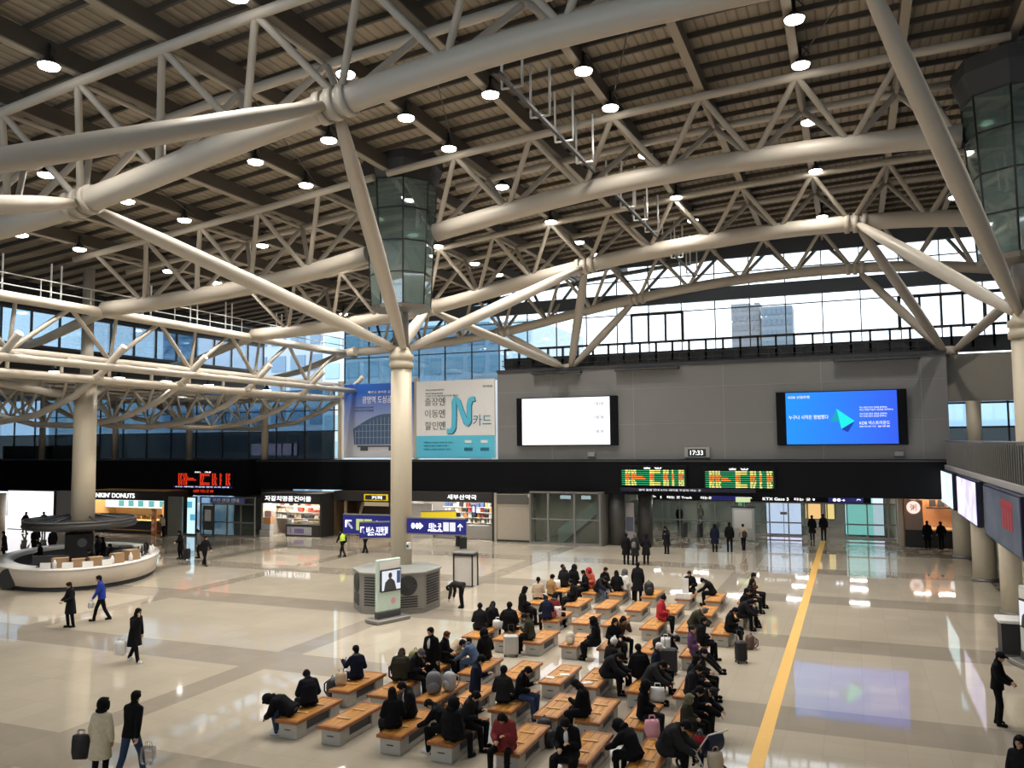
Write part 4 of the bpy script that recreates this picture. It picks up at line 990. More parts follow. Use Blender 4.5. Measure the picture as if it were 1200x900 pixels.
def bench_meshes():
    D = {}
    s = MB()
    for k in range(3):
        x0 = -BW/2+.05+k*(BW-.1)/3; s.bev(x0+.003, x0+(BW-.1)/3-.003, .11, BL-.11, .385, .45, .006)
    D['seat'] = (s, M_wood)
    f = MB().bev(-BW/2, BW/2, 0, .105, .37, .452, .008).bev(-BW/2, BW/2, BL-.105, BL, .37, .452, .008).bev(-BW/2, -BW/2+.047, .108, BL-.108, .37, .452, .008).bev(BW/2-.047, BW/2, .108, BL-.108, .37, .452, .008)
    D['seat_edge'] = (f, M_wood2)
    D['block'] = (MB().bev(-.27, .27, 0, .42, 0, .37, .015), M_concrete)
    D['plinth'] = (MB().bev(-.25, .25, .42+.08, BL-.08-.42, 0, .11, .01), M_concrete)
    D['panel'] = (MB().bx(-.2, .2, .5, BL-.5, .11, .3), M_dark2)
    D['divider'] = (MB().bev(-.21, .17, -.03, .03, .452, .478, .008), M_wood3)
    D['slot'] = (MB().bx(-.09, .09, -.008, .01, .2, .225), M_dark)
    out = {}
    for k, (m, mt) in D.items():
        me = m.mesh(k); me.materials.append(mt); out[k] = me
    return out
BM = bench_meshes()
BENCH = {}
for r, (y, xs_) in enumerate(BROWS):
    for i, x in enumerate(xs_):
        e = empty('bench', (x, y, 0), 'wooden bench on concrete blocks, %s from the kiosk side, %s row from the camera' % (ORD[i+1], ORD[r+1]), 'bench', 'waiting hall benches')
        e.rotation_euler.z = random.uniform(-.012, .012)
        link('seat', BM['seat'], e); link('seat_edge', BM['seat_edge'], e)
        for yy in (.08, BL-.08-.42):
            o = link('block', BM['block'], e); o.location = (0, yy, 0)
            if yy < .1: link('slot', BM['slot'], o)
        link('plinth', BM['plinth'], e); link('panel', BM['panel'], e)
        for yy in (.66, 1.34):
            o = link('divider', BM['divider'], e); o.location = (0, yy, 0)
        BENCH[(r, i)] = (x, y)

# ------------------------------------------------------------------ ventilation cabinet round the column
CX, CY = COLX[0], YB
e = empty('ventilation_cabinet', (CX+.3, CY-.9, 0), 'octagonal steel ventilation cabinet with louvres and round fan grilles around the column', 'cabinet')
n = 8; Rv = 1.92; Hv = 1.72
vp = [Vector((Rv*math.cos(2*PI*(k+.5)/n), Rv*math.sin(2*PI*(k+.5)/n), 0)) for k in range(n)]
for k in range(n):
    a, b = vp[k], vp[(k+1) % n]; w_ = (b-a).length; mid = (a+b)/2; ang = math.atan2(mid.y, mid.x)
    M = Matrix.Translation(mid) @ Matrix.Rotation(ang+PI/2, 4, 'Z')
    p = MB().bev(-w_/2+.01, w_/2-.01, -.0, .12, .18, Hv, .015, 0, M).bx(-w_/2, w_/2, .02, .14, 0, .18, 0, M)
    p.build('side_panel', M_steelgrey, e)
    lv = MB()
    if k % 2 == 1:
        for q in range(11):
            z = .35+q*.115; lv.bx(-w_/2+.2, w_/2-.2, -.03, .0, z, z+.055, 0, M)
        lv.build('louvre', M_dark, e)
    else:
        for q in range(5):
            z = .3+q*.1; lv.bx(-w_/2+.3, w_/2-.3, -.03, .0, z, z+.05, 0, M)
        lv.build('louvre', M_dark, e)
        g = MB()
        for rad in (.12, .22, .32, .40):
            pts = [M @ Vector((rad*math.cos(t), -.03, 1.2+rad*math.sin(t))) for t in [2*PI*j/20 for j in range(21)]]
            g.tube(pts, .022, 6)
        for t in range(6):
            a_ = PI*t/6; g.tube([M @ Vector((.4*math.cos(a_), -.03, 1.2+.4*math.sin(a_))), M @ Vector((-.4*math.cos(a_), -.03, 1.2-.4*math.sin(a_)))], .014, 6)
        g.build('fan_grille', M_dark2, e)
        MB().tube([M @ Vector((0, -.005, 1.2)), M @ Vector((0, .01, 1.2))], .41, 24).build('fan_opening', M_dark, e)
top = MB(); top.lathe((0, 0, 0), [(.0, Hv+.06), (Rv+.06, Hv+.02), (Rv+.06, Hv-.04)], 8, PI/8, 2*PI+PI/8, smooth=False); top.build('top_plate', mat('cabinet_top', (.36, .36, .33), .4, .3), e)

# direction signs on the column
def arm_sign(x0, x1, z0, z1, y, ang, label, m=M_navy, items=()):
    e = empty('direction_sign', ((x0), y, z0), label, 'sign', rz=ang)
    L_ = x1-x0
    MB().bev(0, L_, -.09, .09, 0, z1-z0, .02).build('panel', m, e)
    MB().bx(0, L_, -.1, .1, z1-z0, z1-z0+.05).bx(0, L_, -.1, .1, -.05, 0).build('edge', M_steelgrey, e)
    for kind, a, b, c in items:
        if kind == 't': text(c, ((a+b)/2, -.1, (z1-z0)*.5), b-a, (z1-z0)*.46, G_txt, e)
        elif kind == 'u': text(c, ((a+b)/2, -.1, (z1-z0)*.22), b-a, (z1-z0)*.14, G_txt, e)
        elif kind == 'p': MB().bx(a, b, -.105, -.09, (z1-z0)*.2, (z1-z0)*.8).build('pictogram', c, e)
    return e
PY = glow('picto_green', (.62, .72, .25), .9); PW = glow('picto_white', (.9, .9, .95), 1.0)
arm_sign(CX-3.35, CX-.35, 2.98, 3.85, YB+.4, .0, 'long navy direction sign with white arrow and green pictograms on the column, kiosk side', M_navy, (('t', .15, .55, '↖'), ('p', .75, 1.15, PY), ('p', 1.2, 1.6, PY), ('t', 1.7, 2.5, '타는 곳')))
arm_sign(CX-1.75, CX-.35, 2.95, 3.62, YB-.75, .42, 'navy direction sign tilting toward the camera beside the column', M_navy, (('t', .06, .26, '↖'), ('t', .34, 1.3, '버스 지하철'), ('u', .4, 1.2, 'Bus Metro')))
arm_sign(CX+.5, CX+3.4, 3.2, 3.85, YB-.3, 0, 'navy direction sign with up arrow on the bench side of the column', M_navy, (('t', .25, .85, '●●►'), ('t', 1.15, 1.75, '타는 곳'), ('u', 1.1, 1.8, 'Platform'), ('p', 1.85, 2.12, PW), ('p', 2.17, 2.44, PW), ('t', 2.55, 2.8, '↑')))
arm_sign(CX+.35, CX+2.0, 3.5, 4.0, YB+1.2, .55, 'yellow sign sticking out behind the column', M_yel)
q = empty('column_camera', (CX+.55, YB-.25, 2.45), 'small white camera box fixed to the column under the signs', 'camera'); MB().bev(-.1, .1, -.12, .08, 0, .32, .03).build('case', M_white, q); MB().tube([(0, -.12, .16), (0, -.17, .16)], .05, 10).build('lens', M_dark, q)

# advertising totem
def totem(x, y, ang, label, face=M_green, screen_=True, h=2.5, w_=1.2):
    e = empty('advert_totem', (x, y, 0), label, 'totem', rz=ang)
    MB().bev(-w_*.72, w_*.72, -.42, .42, 0, .16, .03).build('base', M_steelgrey, e)
    MB().bev(-w_/2, w_/2, -.12, .12, .16, .42, .02).build('foot', M_dark2, e)
    MB().bev(-w_/2, w_/2, -.1, .1, .42, h, .03).build('body', face, e)
    MB().bx(-w_/2+.08, w_/2-.08, -.108, -.1, h-.4, h-.08).build('header', mat('totem_header', (.75, .74, .70), .5), e)
    if screen_:
        MB().bev(-w_/2+.1, w_/2-.02, -.16, -.1, 1.2, 2.1, .02).build('screen_frame', M_dark, e)
        MB().bx(-w_/2+.16, w_/2-.08, -.17, -.16, 1.26, 2.04).build('display', glow('totem_screen', (.80, .82, .88), 1.0), e)
        MB().ell((-.02, -.17, 1.84), (.1, .006, .12)).prism([(-.35, 1.26), (.3, 1.26), (.2, 1.6), (.05, 1.72), (-.1, 1.72), (-.28, 1.58)], -.176, -.171).build('pictured_man', M_dark2, e)
        MB().bx(.32, .5, -.178, -.171, 1.5, 2.0).build('pictured_panel', mat('blue_picture', (.06, .12, .32), .5), e)
    MB().ell((.2, -.105, .8), (.13, .01, .13)).build('round_mark', mat('pink_mark', (.65, .32, .34), .5), e)
    return e
totem(-17.8, 29.8, 1.22, 'pale green advertising totem with a screen showing a man, before the ventilation cabinet')
totem(5.0, 30.6, -1.25, 'pale totem at the edge of the mezzanine columns, half out of the picture', mat('totem_pale', (.50, .56, .54), .4))
q = empty('low_stand', (4.72, 32.3, 0), 'low dark stand with a white top between the mezzanine columns', 'stand'); MB().bev(-.5, .5, -.5, .5, 0, .1, .02).build('base', M_dark2, q); MB().bx(-.42, .42, -.42, .42, .1, 1.1).build('body', M_dark, q); MB().bev(-.5, .5, -.5, .5, 1.1, 1.22, .03).build('top', M_white, q)
# notice frame behind the cabinet
e = empty('notice_stand', (-18.4, 38.4, 0), 'tall white notice stand with a black frame behind the ventilation cabinet', 'notice stand')
MB().bx(-.5, .5, -.3, .3, .05, 1.5).build('panel', mat('stand_panel', (.58, .55, .52), .5), e)
fr = MB()
for a in (-.52, .52):
    for b in (-.32, .32): fr.bx(a-.03, a+.03, b-.03, b+.03, 0, 1.6)
fr.bx(-.55, .55, -.35, .35, 1.5, 1.62); fr.build('frame', M_dark, e); MB().bev(-.56, .56, -.36, .36, 1.62, 1.7, .02).build('top', M_steelgrey, e)

# ------------------------------------------------------------------ round kiosk
KX, KY, KR = -40.7, 34.5, 4.0
KS, KA = 1.55, -.70
e = empty('round_kiosk', (KX, KY, 0), 'large round white counter with a dark ring canopy around the cream column', 'kiosk', rz=KA)
MB().lathe((0, 0, 0), [(KR-.12, 0), (KR-.12, .22), (KR-.9, .22)], 72, sx=KS).build('plinth', M_dark, e)
MB().lathe((0, 0, 0), [(KR-.55, .22), (KR-.04, .22), (KR+.1, 1.02), (KR+.1, 1.06), (KR-.1, 1.08)], 72, sx=KS).build('counter_front', mat('counter_white', (.66, .60, .54), .35), e)
MB().lathe((0, 0, 0), [(KR-.75, .95), (KR-.75, 1.07), (KR+.14, 1.07), (KR+.14, 1.12), (KR-.75, 1.12), (KR-.75, 1.07)], 72, sx=KS).build('counter_top', mat('counter_top_white', (.74, .71, .66), .25), e)
MB().lathe((0, 0, 0), [(KR-.85, 0), (KR-.75, 0), (KR-.75, .95)], 72, sx=KS).build('inner_panel', M_dark2, e)
# panel joint and a round dark recess on the near side
def V_(a, b): return (a, b)
cr_ = MB().lathe((0, 0, 2.7), [(2.85, 0), (2.95, .12), (2.85, .4), (.6, .4), (.6, .30), (2.0, .26), (2.0, .12), (2.3, 0), (2.85, 0)], 72, sx=1.15)
cr_.build('ring_canopy', mat('canopy_dark', (.045, .042, .04), .35), e)
MB().lathe((0, 0, 2.7), [(2.86, .4), (2.91, .46), (2.8, .46)], 72, sx=1.15).build('canopy_trim', M_steelgrey, e)
for k in range(6):
    a = 2*PI*k/6+.4; rod('canopy_arm', (.5*math.cos(a), .5*math.sin(a), 3.4), (2.4*math.cos(a), 2.2*math.sin(a), 3.05), .06, M_dark2, e)
MB().bev(.75, 1.9, -.75, .65, 0, 2.45, .05).build('service_core', mat('core_dark', (.03, .027, .026), .5), e)
MB().tube([(1.93, .1, 1.95), (1.88, .1, 1.95)], .24, 20).build('round_mark', mat('mark_grey', (.2, .2, .2), .5), e)
rb = -1.6-KA; rc = V_((KR+.12)*math.cos(rb)*KS, (KR+.12)*math.sin(rb)); g = MB().tube([(rc[0], rc[1], .55), (rc[0]*.95, rc[1]*.95, .55)], .52, 24); 
g.build('round_recess', M_dark, e)
# things on the kiosk counter
def kpos(a, r=KR-.35):
    b = a-KA; u, v = r*math.cos(b)*KS, r*math.sin(b)
    return KX+u*math.cos(KA)-v*math.sin(KA), KY+u*math.sin(KA)+v*math.cos(KA)
M_carton = mat('brown_carton', (.34, .21, .11), .7)
for i, (a, w_, d, h) in enumerate(((-.95, .7, .5, .5), (-.72, .6, .45, .42), (-.5, .65, .5, .45), (-.2, .55, .5, .5), (.05, .7, .55, .55))):
    x, y = kpos(a, KR-.42)
    o = empty('carton', (x, y, 1.12), 'brown cardboard carton on the round counter, %s along its camera side' % ORD[i+1], 'box', rz=a+PI/2)
    MB().bev(-w_/2, w_/2, -d/2, d/2, 0, h, .015).build('body', M_carton, o); MB().bx(-w_/2, w_/2, -.03, .03, h, h+.004).build('tape', mat('tape', (.5, .4, .25), .4), o)
for i, a in enumerate((-.84, -.61, -.38, -1.1)):
    x, y = kpos(a, KR-.05)
    o = MB().bev(-.25, .25, -.012, .012, 0, .32, .004).build('paper_sign', mat('paper_white', (.78, .76, .73), .6)); o.location = (x, y, 1.12); o.rotation_euler = (-.12, 0, a+PI/2)
    tag(o, 'white paper sign standing on the round counter edge, %s of four' % ORD[i+1], 'sign')
for i, a in enumerate((.12, .24, .36, .48, .62, -1.25)):
    x, y = kpos(a, KR-.5)
    o = empty('till_monitor', (x, y, 1.12), 'black till monitor on the round counter, %s of six' % ORD[i+1], 'monitor', rz=a-PI/2+.5)
    MB().bev(-.14, .14, -.1, .1, 0, .03, .008).build('foot', M_dark, o); MB().bx(-.03, .03, -.02, .02, .03, .2).build('stem', M_dark, o); MB().bev(-.3, .3, -.03, .03, .16, .58, .015).build('monitor', M_dark, o)
for i, a in enumerate((-.02, .14, .48, .62, -.3, -1.0)):
    x, y = kpos(a, KR-.2)
    o = MB().tube([(0, 0, 0), (0, 0, .3), (0, 0, .36), (0, 0, .44)], [.1, .1, .05, .04], 14).build('white_bottle', mat('bottle_white', (.72, .71, .68), .4)); o.location = (x, y, 1.12)
    tag(o, 'white bottle on the round counter top, %s of six' % ORD[i+1], 'bottle')
for i, (a, r_, h) in enumerate(((.3, 2.5, 1.45), (-.35, 2.6, 1.3), (-1.2, 2.4, 1.5), (.9, 2.4, 1.4))):
    x, y = kpos(a, r_)
    o = empty('drinks_cabinet', (x, y, 0), 'dark low cabinet inside the round kiosk, %s of four' % ORD[i+1], 'cabinet', rz=a)
    MB().bev(-.35, .35, -.6, .6, 0, h, .03).build('body', mat('cab_dark', (.03, .03, .032), .4), o)
    for s in (-.29, .29): MB().bev(.35, .37, s-.27, s+.27, .1, h-.1, .008).build('door', M_dark2, o)

# ------------------------------------------------------------------ luggage
def suitcase(x, y, rz, c, label, h=.62, w_=.42, z=0):
    e = empty('suitcase', (x, y, z), label, 'suitcase', rz=rz)
    s = MB().bev(-w_/2, w_/2, -.14, .14, .06, h, .05)
    for k in range(5):
        xx = -w_/2+.07+k*(w_-.14)/4; s.bx(xx-.012, xx+.012, -.15, .15, .12, h-.06)
    s.build('shell', c, e)
    for a in (-1, 1):
        for b in (-1, 1): MB().tube([(a*w_*.4-.02, b*.1, .035), (a*w_*.4+.02, b*.1, .035)], .035, 10).build('wheel', M_dark, e)
    MB().tube([(-.09, .1, h-.02), (-.09, .1, h+.32), (.09, .1, h+.32), (.09, .1, h-.02)], .012, 6).build('handle', M_dark2, e)
    return e
def backpack(x, y, z, rz, c, label, s=1., c2=None):
    e = empty('backpack', (x, y, z), label, 'backpack', rz=rz)
    MB().ell((0, 0, .25*s), (.19*s, .15*s, .26*s), 14, 10, fn=lambda d: Vector([math.copysign(abs(q)**.7, q) for q in d])).build('body', c, e)
    MB().ell((0, -.13*s, .17*s), (.14*s, .07*s, .14*s), 12, 8).build('front_pocket', c2 or c, e)
    for a in (-.1, .1): MB().tube([(a*s, .13*s, .42*s), (a*s*1.2, .24*s, .34*s), (a*s*1.2, .24*s, .16*s), (a*s, .13*s, .06*s)], .022*s, 6).build('strap', c2 or c, e)
    MB().tube([(-.05*s, .05*s, .49*s), (0, .05*s, .56*s), (.05*s, .05*s, .49*s)], .014*s, 6).build('handle', c2 or c, e)
    return e
def carrier(x, y, z, rz, c, label, w_=.34, h=.36, d=.14, cat='bag'):
    e = empty('carrier_bag', (x, y, z), label, cat, rz=rz)
    b = MB(); vs = []
    for zz, k in ((0, .86), (h*.3, 1.04), (h*.75, 1.0), (h, .92)):
        vs += [(-w_/2*k, -d/2*k, zz), (w_/2*k, -d/2*k, zz), (w_/2*k, d/2*k, zz), (-w_/2*k, d/2*k, zz)]
    b.add(vs, [(4*i+j, 4*i+(j+1) % 4, 4*i+4+(j+1) % 4, 4*i+4+j) for i in range(3) for j in range(4)]+[(3, 2, 1, 0), (12, 13, 14, 15)], True); b.build('body', c, e)
    for a in (-d*.35, d*.35): MB().tube([(-w_*.22, a, h-.02), (-w_*.18, a*.6, h+.1), (w_*.18, a*.6, h+.1), (w_*.22, a, h-.02)], .008, 6).build('handle', c, e)
    return e
C_black = mat('bag_black', (.012, .012, .014), .6); C_silver = mat('suitcase_silver', (.50, .48, .46), .35, .3); C_bwhite = mat('bag_white', (.72, .70, .68), .6); C_brown = mat('bag_brown', (.09, .05, .035), .6)
C_grey = mat('bag_grey', (.13, .13, .14), .7); C_olive = mat('bag_olive', (.22, .22, .08), .7); C_burg = mat('bag_burgundy', (.10, .025, .03), .7); C_kraft = mat('bag_kraft', (.58, .44, .30), .7); C_pink = mat('bag_pink', (.72, .34, .40), .7)
suitcase(-10.95, 26.35, .3, C_silver, 'silver ribbed suitcase standing beside a bench in the middle of the hall', .72, .5)
suitcase(-5.55, 26.05, .2, C_black, 'large black suitcase standing in the middle of the far bench rows', .8, .56)
suitcase(-3.62, 28.2, .5, C_black, 'narrow black suitcase at the knees of the seated people by the yellow strip', .7, .36)
suitcase(-24.7, 51.2, .4, C_black, 'black suitcase standing on the floor before the pharmacy', .85, .5)
backpack(-13.93, 20.35, 0, 1.2, C_black, 'black backpack leaning on a bench end on the kiosk side', 1.1)
carrier(-13.55, 20.15, .452, .4, C_kraft, 'kraft paper bag standing on a bench beside a black backpack', .3, .34, .14)
backpack(-10.72, 20.35, .452, .4, C_grey, 'grey backpack on a bench top near the camera', 1.15); backpack(-10.45, 20.75, .452, -.3, mat('bag_light_grey', (.36, .36, .37), .7), 'pale grey backpack on a bench top behind a darker one', 1.0)
backpack(-8.85, 18.2, .452, .8, C_black, 'black backpack on a bench between two dark coats', 1.0)
backpack(-12.85, 22.35, 0, 1.9, C_burg, 'big burgundy travel backpack behind the seated travellers', 1.5); backpack(-12.28, 22.15, .452, .4, C_olive, 'olive green backpack on a bench among travellers', 1.2)
backpack(-7.2, 19.4, 0, .2, C_black, 'black backpack on the floor before a bench', 1.0); backpack(-6.9, 18.95, 0, 1.0, C_black, 'small black bag on the floor between two benches', .8)
backpack(-8.55, 36.5, .452, .4, C_black, 'black backpack alone on a far bench', 1.15)
backpack(-3.55, 30.1, 0, -1.2, C_brown, 'dark brown backpack on the floor by the yellow strip', 1.0)
suitcase(-25.6, 52.3, 1.2, C_black, 'black suitcase under a backpack before the pharmacy', .62)
backpack(-25.6, 52.3, .62, .5, C_black, 'black backpack on top of a suitcase before the pharmacy', 1.35)
carrier(-12.9, 36.6, .452, .3, C_bwhite, 'white carrier bag at the farthest bench, kiosk side', .34, .4)
carrier(-10.75, 30.6, .452, .3, C_bwhite, 'tall white paper bag on a bench beside a pink backpack', .26, .46)
backpack(-10.95, 30.4, .452, -1.4, mat('bag_red', (.36, .07, .08), .7), 'dark red backpack on a bench in the middle rows', .9)
carrier(-12.2, 28.15, .452, .1, C_bwhite, 'white carrier bag between two people on a bench', .36, .3)
carrier(-5.75, 26.7, .6, .2, C_bwhite, 'white bag set on dark luggage in the middle rows', .32, .36)
backpack(-6.0, 27.1, 0, 1.2, C_black, 'black holdall on the floor among the middle rows', 1.3)
carrier(-4.62, 20.4, .9, .2, C_bwhite, 'white bag held on a lap by the yellow strip side', .34, .32)
backpack(-9.0, 26.85, .452, .2, mat('bag_cream', (.60, .52, .42), .7), 'cream bag lying on a bench end in the middle rows', .8)
o = empty('paper_box', (-6.95, 36.25, .452), 'white box with an upright white card on a far bench', 'box'); MB().bev(-.35, .3, -.2, .2, 0, .22, .01).build('body', C_bwhite, o); MB().bev(-.1, .18, -.02, .02, .22, .85, .006).build('card', C_bwhite, o)
# book / phone sized sheets left on benches
for i, (x, y) in enumerate(((-8.3, 22.9), (-8.0, 23.3), (-7.15, 22.75))):
    o = MB().bev(-.14, .14, -.1, .1, 0, .02, .006).build('leaflet', mat('leaflet_white', (.68, .66, .62), .6)); o.location = (x, y, .452); o.rotation_euler.z = .4*i
    tag(o, 'white leaflet lying on a shiny bench top, %s of three' % ORD[i+1], 'leaflet')
# stroller
e = empty('stroller', (-3.3, 18.75, 0), 'dark blue stroller with a white frame beside the nearest benches', 'stroller', rz=-2.2)
M_frame = mat('stroller_white', (.75, .74, .72), .35); M_cloth = mat('stroller_navy', (.014, .018, .05), .7)
fr = MB()
for s in (-.24, .24):
    fr.tube([(s, -.45, .12), (s, .1, .5), (s, .45, .95), (s, .55, 1.0)], .016, 8); fr.tube([(s, .4, .12), (s, .05, .5), (s, -.2, .62)], .016, 8)
fr.tube([(-.24, .55, 1.0), (.24, .55, 1.0)], .018, 8).tube([(-.24, -.2, .62), (.24, -.2, .62)], .016, 8); fr.build('frame', M_frame, e)
MB().add([(-.2, -.35, .42), (.2, -.35, .42), (.2, .1, .4), (-.2, .1, .4), (-.2, .32, .85), (.2, .32, .85), (-.2, -.35, .36), (.2, -.35, .36), (.2, .12, .34), (-.2, .12, .34), (-.2, .36, .84), (.2, .36, .84)], [(0, 1, 2, 3), (3, 2, 5, 4), (6, 9, 8, 7), (9, 10, 11, 8), (0, 6, 7, 1), (4, 5, 11, 10), (0, 3, 9, 6), (3, 4, 10, 9), (1, 7, 8, 2), (2, 8, 11, 5)]).build('seat', M_cloth, e)
cn = MB(); cn.lathe((0, 0, 0), [(.27, -.22), (.3, -.1), (.3, .1), (.27, .22)], 12, 0.1, 2.2); c_ = cn.build('canopy', M_cloth, e); c_.matrix_local = Matrix.Translation((0, .2, .75)) @ Matrix.Rotation(PI/2, 4, 'Y')
for s in (-.25, .25):
    for yy in (-.45, .4): MB().lathe((0, 0, 0), [(.06, -.02), (.1, -.02), (.115, 0), (.1, .02), (.06, .02), (.06, -.02)], 16).build('wheel', M_dark, e).matrix_local = Matrix.Translation((s, yy, .115)) @ Matrix.Rotation(PI/2, 4, 'Y')
carrier(-2.95, 18.35, .25, .5, mat('bag_beige_soft', (.50, .42, .32), .7), 'beige bag hanging on the stroller', .3, .36)
# ------------------------------------------------------------------ people
def remesh(mb, vox, sm=2):
    me = mb.mesh('tmp'); o = bpy.data.objects.new('tmp', me); COL.objects.link(o)
    m = o.modifiers.new('r', 'REMESH'); m.mode = 'VOXEL'; m.voxel_size = vox; m.use_smooth_shade = True
    if sm:
        s = o.modifiers.new('s', 'SMOOTH'); s.factor = .5; s.iterations = sm
    dg = bpy.context.evaluated_depsgraph_get(); dg.update()
    r = bpy.data.meshes.new_from_object(o.evaluated_get(dg))
    bpy.data.objects.remove(o); bpy.data.meshes.remove(me)
    return r
def cap(mb, a, b, ra, rb, n=12):
    a, b = Vector(a), Vector(b); d = b-a
    if d.length < 1e-5: return mb.ell(a, (ra, ra, ra), n, 8)
    u = d.normalized(); P, R_ = [], []
    for k in range(4):
        t = PI/2*k/4; P.append(a-u*ra*math.cos(t)); R_.append(max(.002, ra*math.sin(t)))
    P.append(a); R_.append(ra); P.append(b); R_.append(rb)
    for k in range(1, 5):
        t = PI/2*k/4; P.append(b+u*rb*math.sin(t)); R_.append(max(.002, rb*math.cos(t)))
    return mb.tube(P, R_, n)
def chain(mb, pts, rs):
    for (a, b), (ra, rb) in zip(zip(pts, pts[1:]), zip(rs, rs[1:])): cap(mb, a, b, ra, rb)
V = Vector
SK = mat('skin', (.50, .30, .20), .5); SK_E = mat('eye_dark', (.02, .015, .012), .3); SK_L = mat('lip', (.42, .17, .14), .5)

def pose(base='stand', lean=4, head=0, yaw=0, arms=('down', 'down'), stride=0., feet=.0, spread=.1, legz=None):
    """joints, facing +Y, ground at z = 0"""
    J = {}
    sit = base == 'sit'
    J['pel'] = V((0, 0, .565 if sit else .94))
    T = Matrix.Rotation(-math.radians(lean), 4, 'X')
    def tp(x, y, z): return J['pel']+T @ V((x, y, z))
    bow = Matrix.Rotation(-math.radians(lean*.35), 4, 'X')
    J['waist'] = tp(0, .0, .17); J['chest'] = tp(0, .0, .36); 
    U = T @ bow
    J['sh'] = J['chest']+U @ V((0, -.005, .12)); J['neck'] = J['sh']+U @ V((0, .0, .055))
    HM = U @ Matrix.Rotation(-math.radians(head), 4, 'X') @ Matrix.Rotation(math.radians(yaw), 4, 'Z')
    # a leaning body keeps its face partly level
    J['hm'] = Matrix.Translation(J['neck']+HM @ V((0, .03, .14))) @ HM
    for s, nm, a in ((-1, 'L', arms[0]), (1, 'R', arms[1])):
        sh = J['sh']+U @ V((s*.175, 0, -.01)); J['sh'+nm] = sh
        D = {'down': ((.05, -.03, -.28), (.0, .06, -.25)), 'swing': ((.05, .1, -.27), (.0, .13, -.21)), 'back': ((.05, -.12, -.26), (.0, -.03, -.25)),
             'phone': ((.05, .06, -.27), (-.10, .2, .09)), 'lap': ((.06, .0, -.27), (-.12, .22, -.03)), 'knee': ((.05, .14, -.24), (-.03, .22, -.12)), 'cross': ((.06, .05, -.27), (-.22, .14, .04)),
             'face': ((.06, .16, -.2), (-.10, .06, .23)), 'out': ((.09, .12, -.22), (.02, .23, .10)), 'front': ((.05, .06, -.27), (-.10, .2, -.10)), 'pocket': ((.1, -.06, -.26), (-.04, .14, -.18)), 'fold': ((.1, .02, -.24), (-.08, .14, -.12)), 'reach': ((.03, .2, -.18), (-.04, .2, -.12))}[a]
        el = sh+V((s*D[0][0], D[0][1], D[0][2])); wr = el+V((s*D[1][0], D[1][1], D[1][2]))
        J['el'+nm], J['wr'+nm] = el, wr
        hip = J['pel']+V((s*.09, .01 if sit else 0, -.02)); J['hip'+nm] = hip
        if sit:
            kn = V((s*(.09+spread), hip.y+.42, .52)); an = V((s*(.09+spread*.8), kn.y+feet+.03*s, .09))
            if feet > .25: kn.z = .44; kn.y -= .02
        else:
            f = stride*s
            kn = hip+V((s*.01, f*.45+(.05 if f > 0 else .02), -.43)); an = V((s*.10, f+(-.02), .09))
            if f < -.1: an.z = .13; kn.z -= .02
        J['kn'+nm], J['an'+nm] = kn, an
    return J
def head_shape(mb, M):
    def f(d):
        k = 1.0
        if d.z < -.1: k = 1-.28*min(1, (-d.z-.1)/.8)
        return V((d.x*k, d.y*(1 if d.y < 0 else k**.4), d.z))
    vs0 = len(mb.v)
    mb.ell((0, 0, 0), (.074, .092, .112), 18, 14, fn=f)
    mb.ell((0, .086, -.018), (.014, .022, .02), 8, 6); mb.ell((0, .088, .008), (.009, .012, .03), 8, 6)
    mb.ell((0, .07, -.075), (.03, .02, .022), 8, 6); mb.ell((0, .076, .034), (.045, .014, .01), 8, 6)
    for s in (-1, 1): mb.ell((s*.076, -.004, -.008), (.012, .022, .032), 8, 6)
    for i in range(vs0, len(mb.v)): mb.v[i] = tuple(M @ V(mb.v[i]))
def hand(mb, el, wr, s, curl=.5):
    d = (wr-el).normalized(); side = V((0, 0, 1)) if abs(d.z) < .7 else V((0, 1, 0))
    x = d.cross(side).normalized(); nrm = x.cross(d).normalized()
    pc = wr+d*.05
    M = Matrix((x, d, nrm)).transposed()
    mb.ell(pc, (.04, .052, .018), 12, 8, M=M)
    for k, (o, L_) in enumerate(((-.03, .062), (-.01, .074), (.011, .07), (.031, .055))):
        a = wr+d*.085+x*o; b = a+(d*math.cos(curl)-nrm*math.sin(curl))*L_*.55; c = b+(d*math.cos(curl*2.2)-nrm*math.sin(curl*2.2))*L_*.5
        chain(mb, (a-d*.02, a, b, c), (.0095, .0095, .009, .008))
    sg = -s if x.x*s > 0 else s
    a = wr+d*.025+x*(.03*(-1 if x.x*s > 0 else 1)); b = a+(d*.6+x*(.55*(-1 if x.x*s > 0 else 1))-nrm*.3).normalized()*.04; c = b+(d*.9-nrm*.35).normalized()*.03
    chain(mb, (a, b, c), (.012, .0105, .009))
def loft(mb, pts):
    """closed elliptical loft: (centre, rx, ry)"""
    P = [V(p) for p, _, _ in pts]; R_ = [(a, b) for _, a, b in pts]
    n = 18; vs = []
    for i, p in enumerate(P):
        d = (P[min(i+1, len(P)-1)]-P[max(0, i-1)]).normalized(); x = V((1, 0, 0)); y = d.cross(x).normalized()
        for k in range(n):
            t = 2*PI*k/n; vs.append(p+x*math.cos(t)*R_[i][0]+y*math.sin(t)*R_[i][1])
    fs = [(i*n+k, i*n+(k+1) % n, (i+1)*n+(k+1) % n, (i+1)*n+k) for i in range(len(P)-1) for k in range(n)]
    mb.add(vs, fs+[tuple(range(n-1, -1, -1)), tuple(range((len(P)-1)*n, len(P)*n))], True)
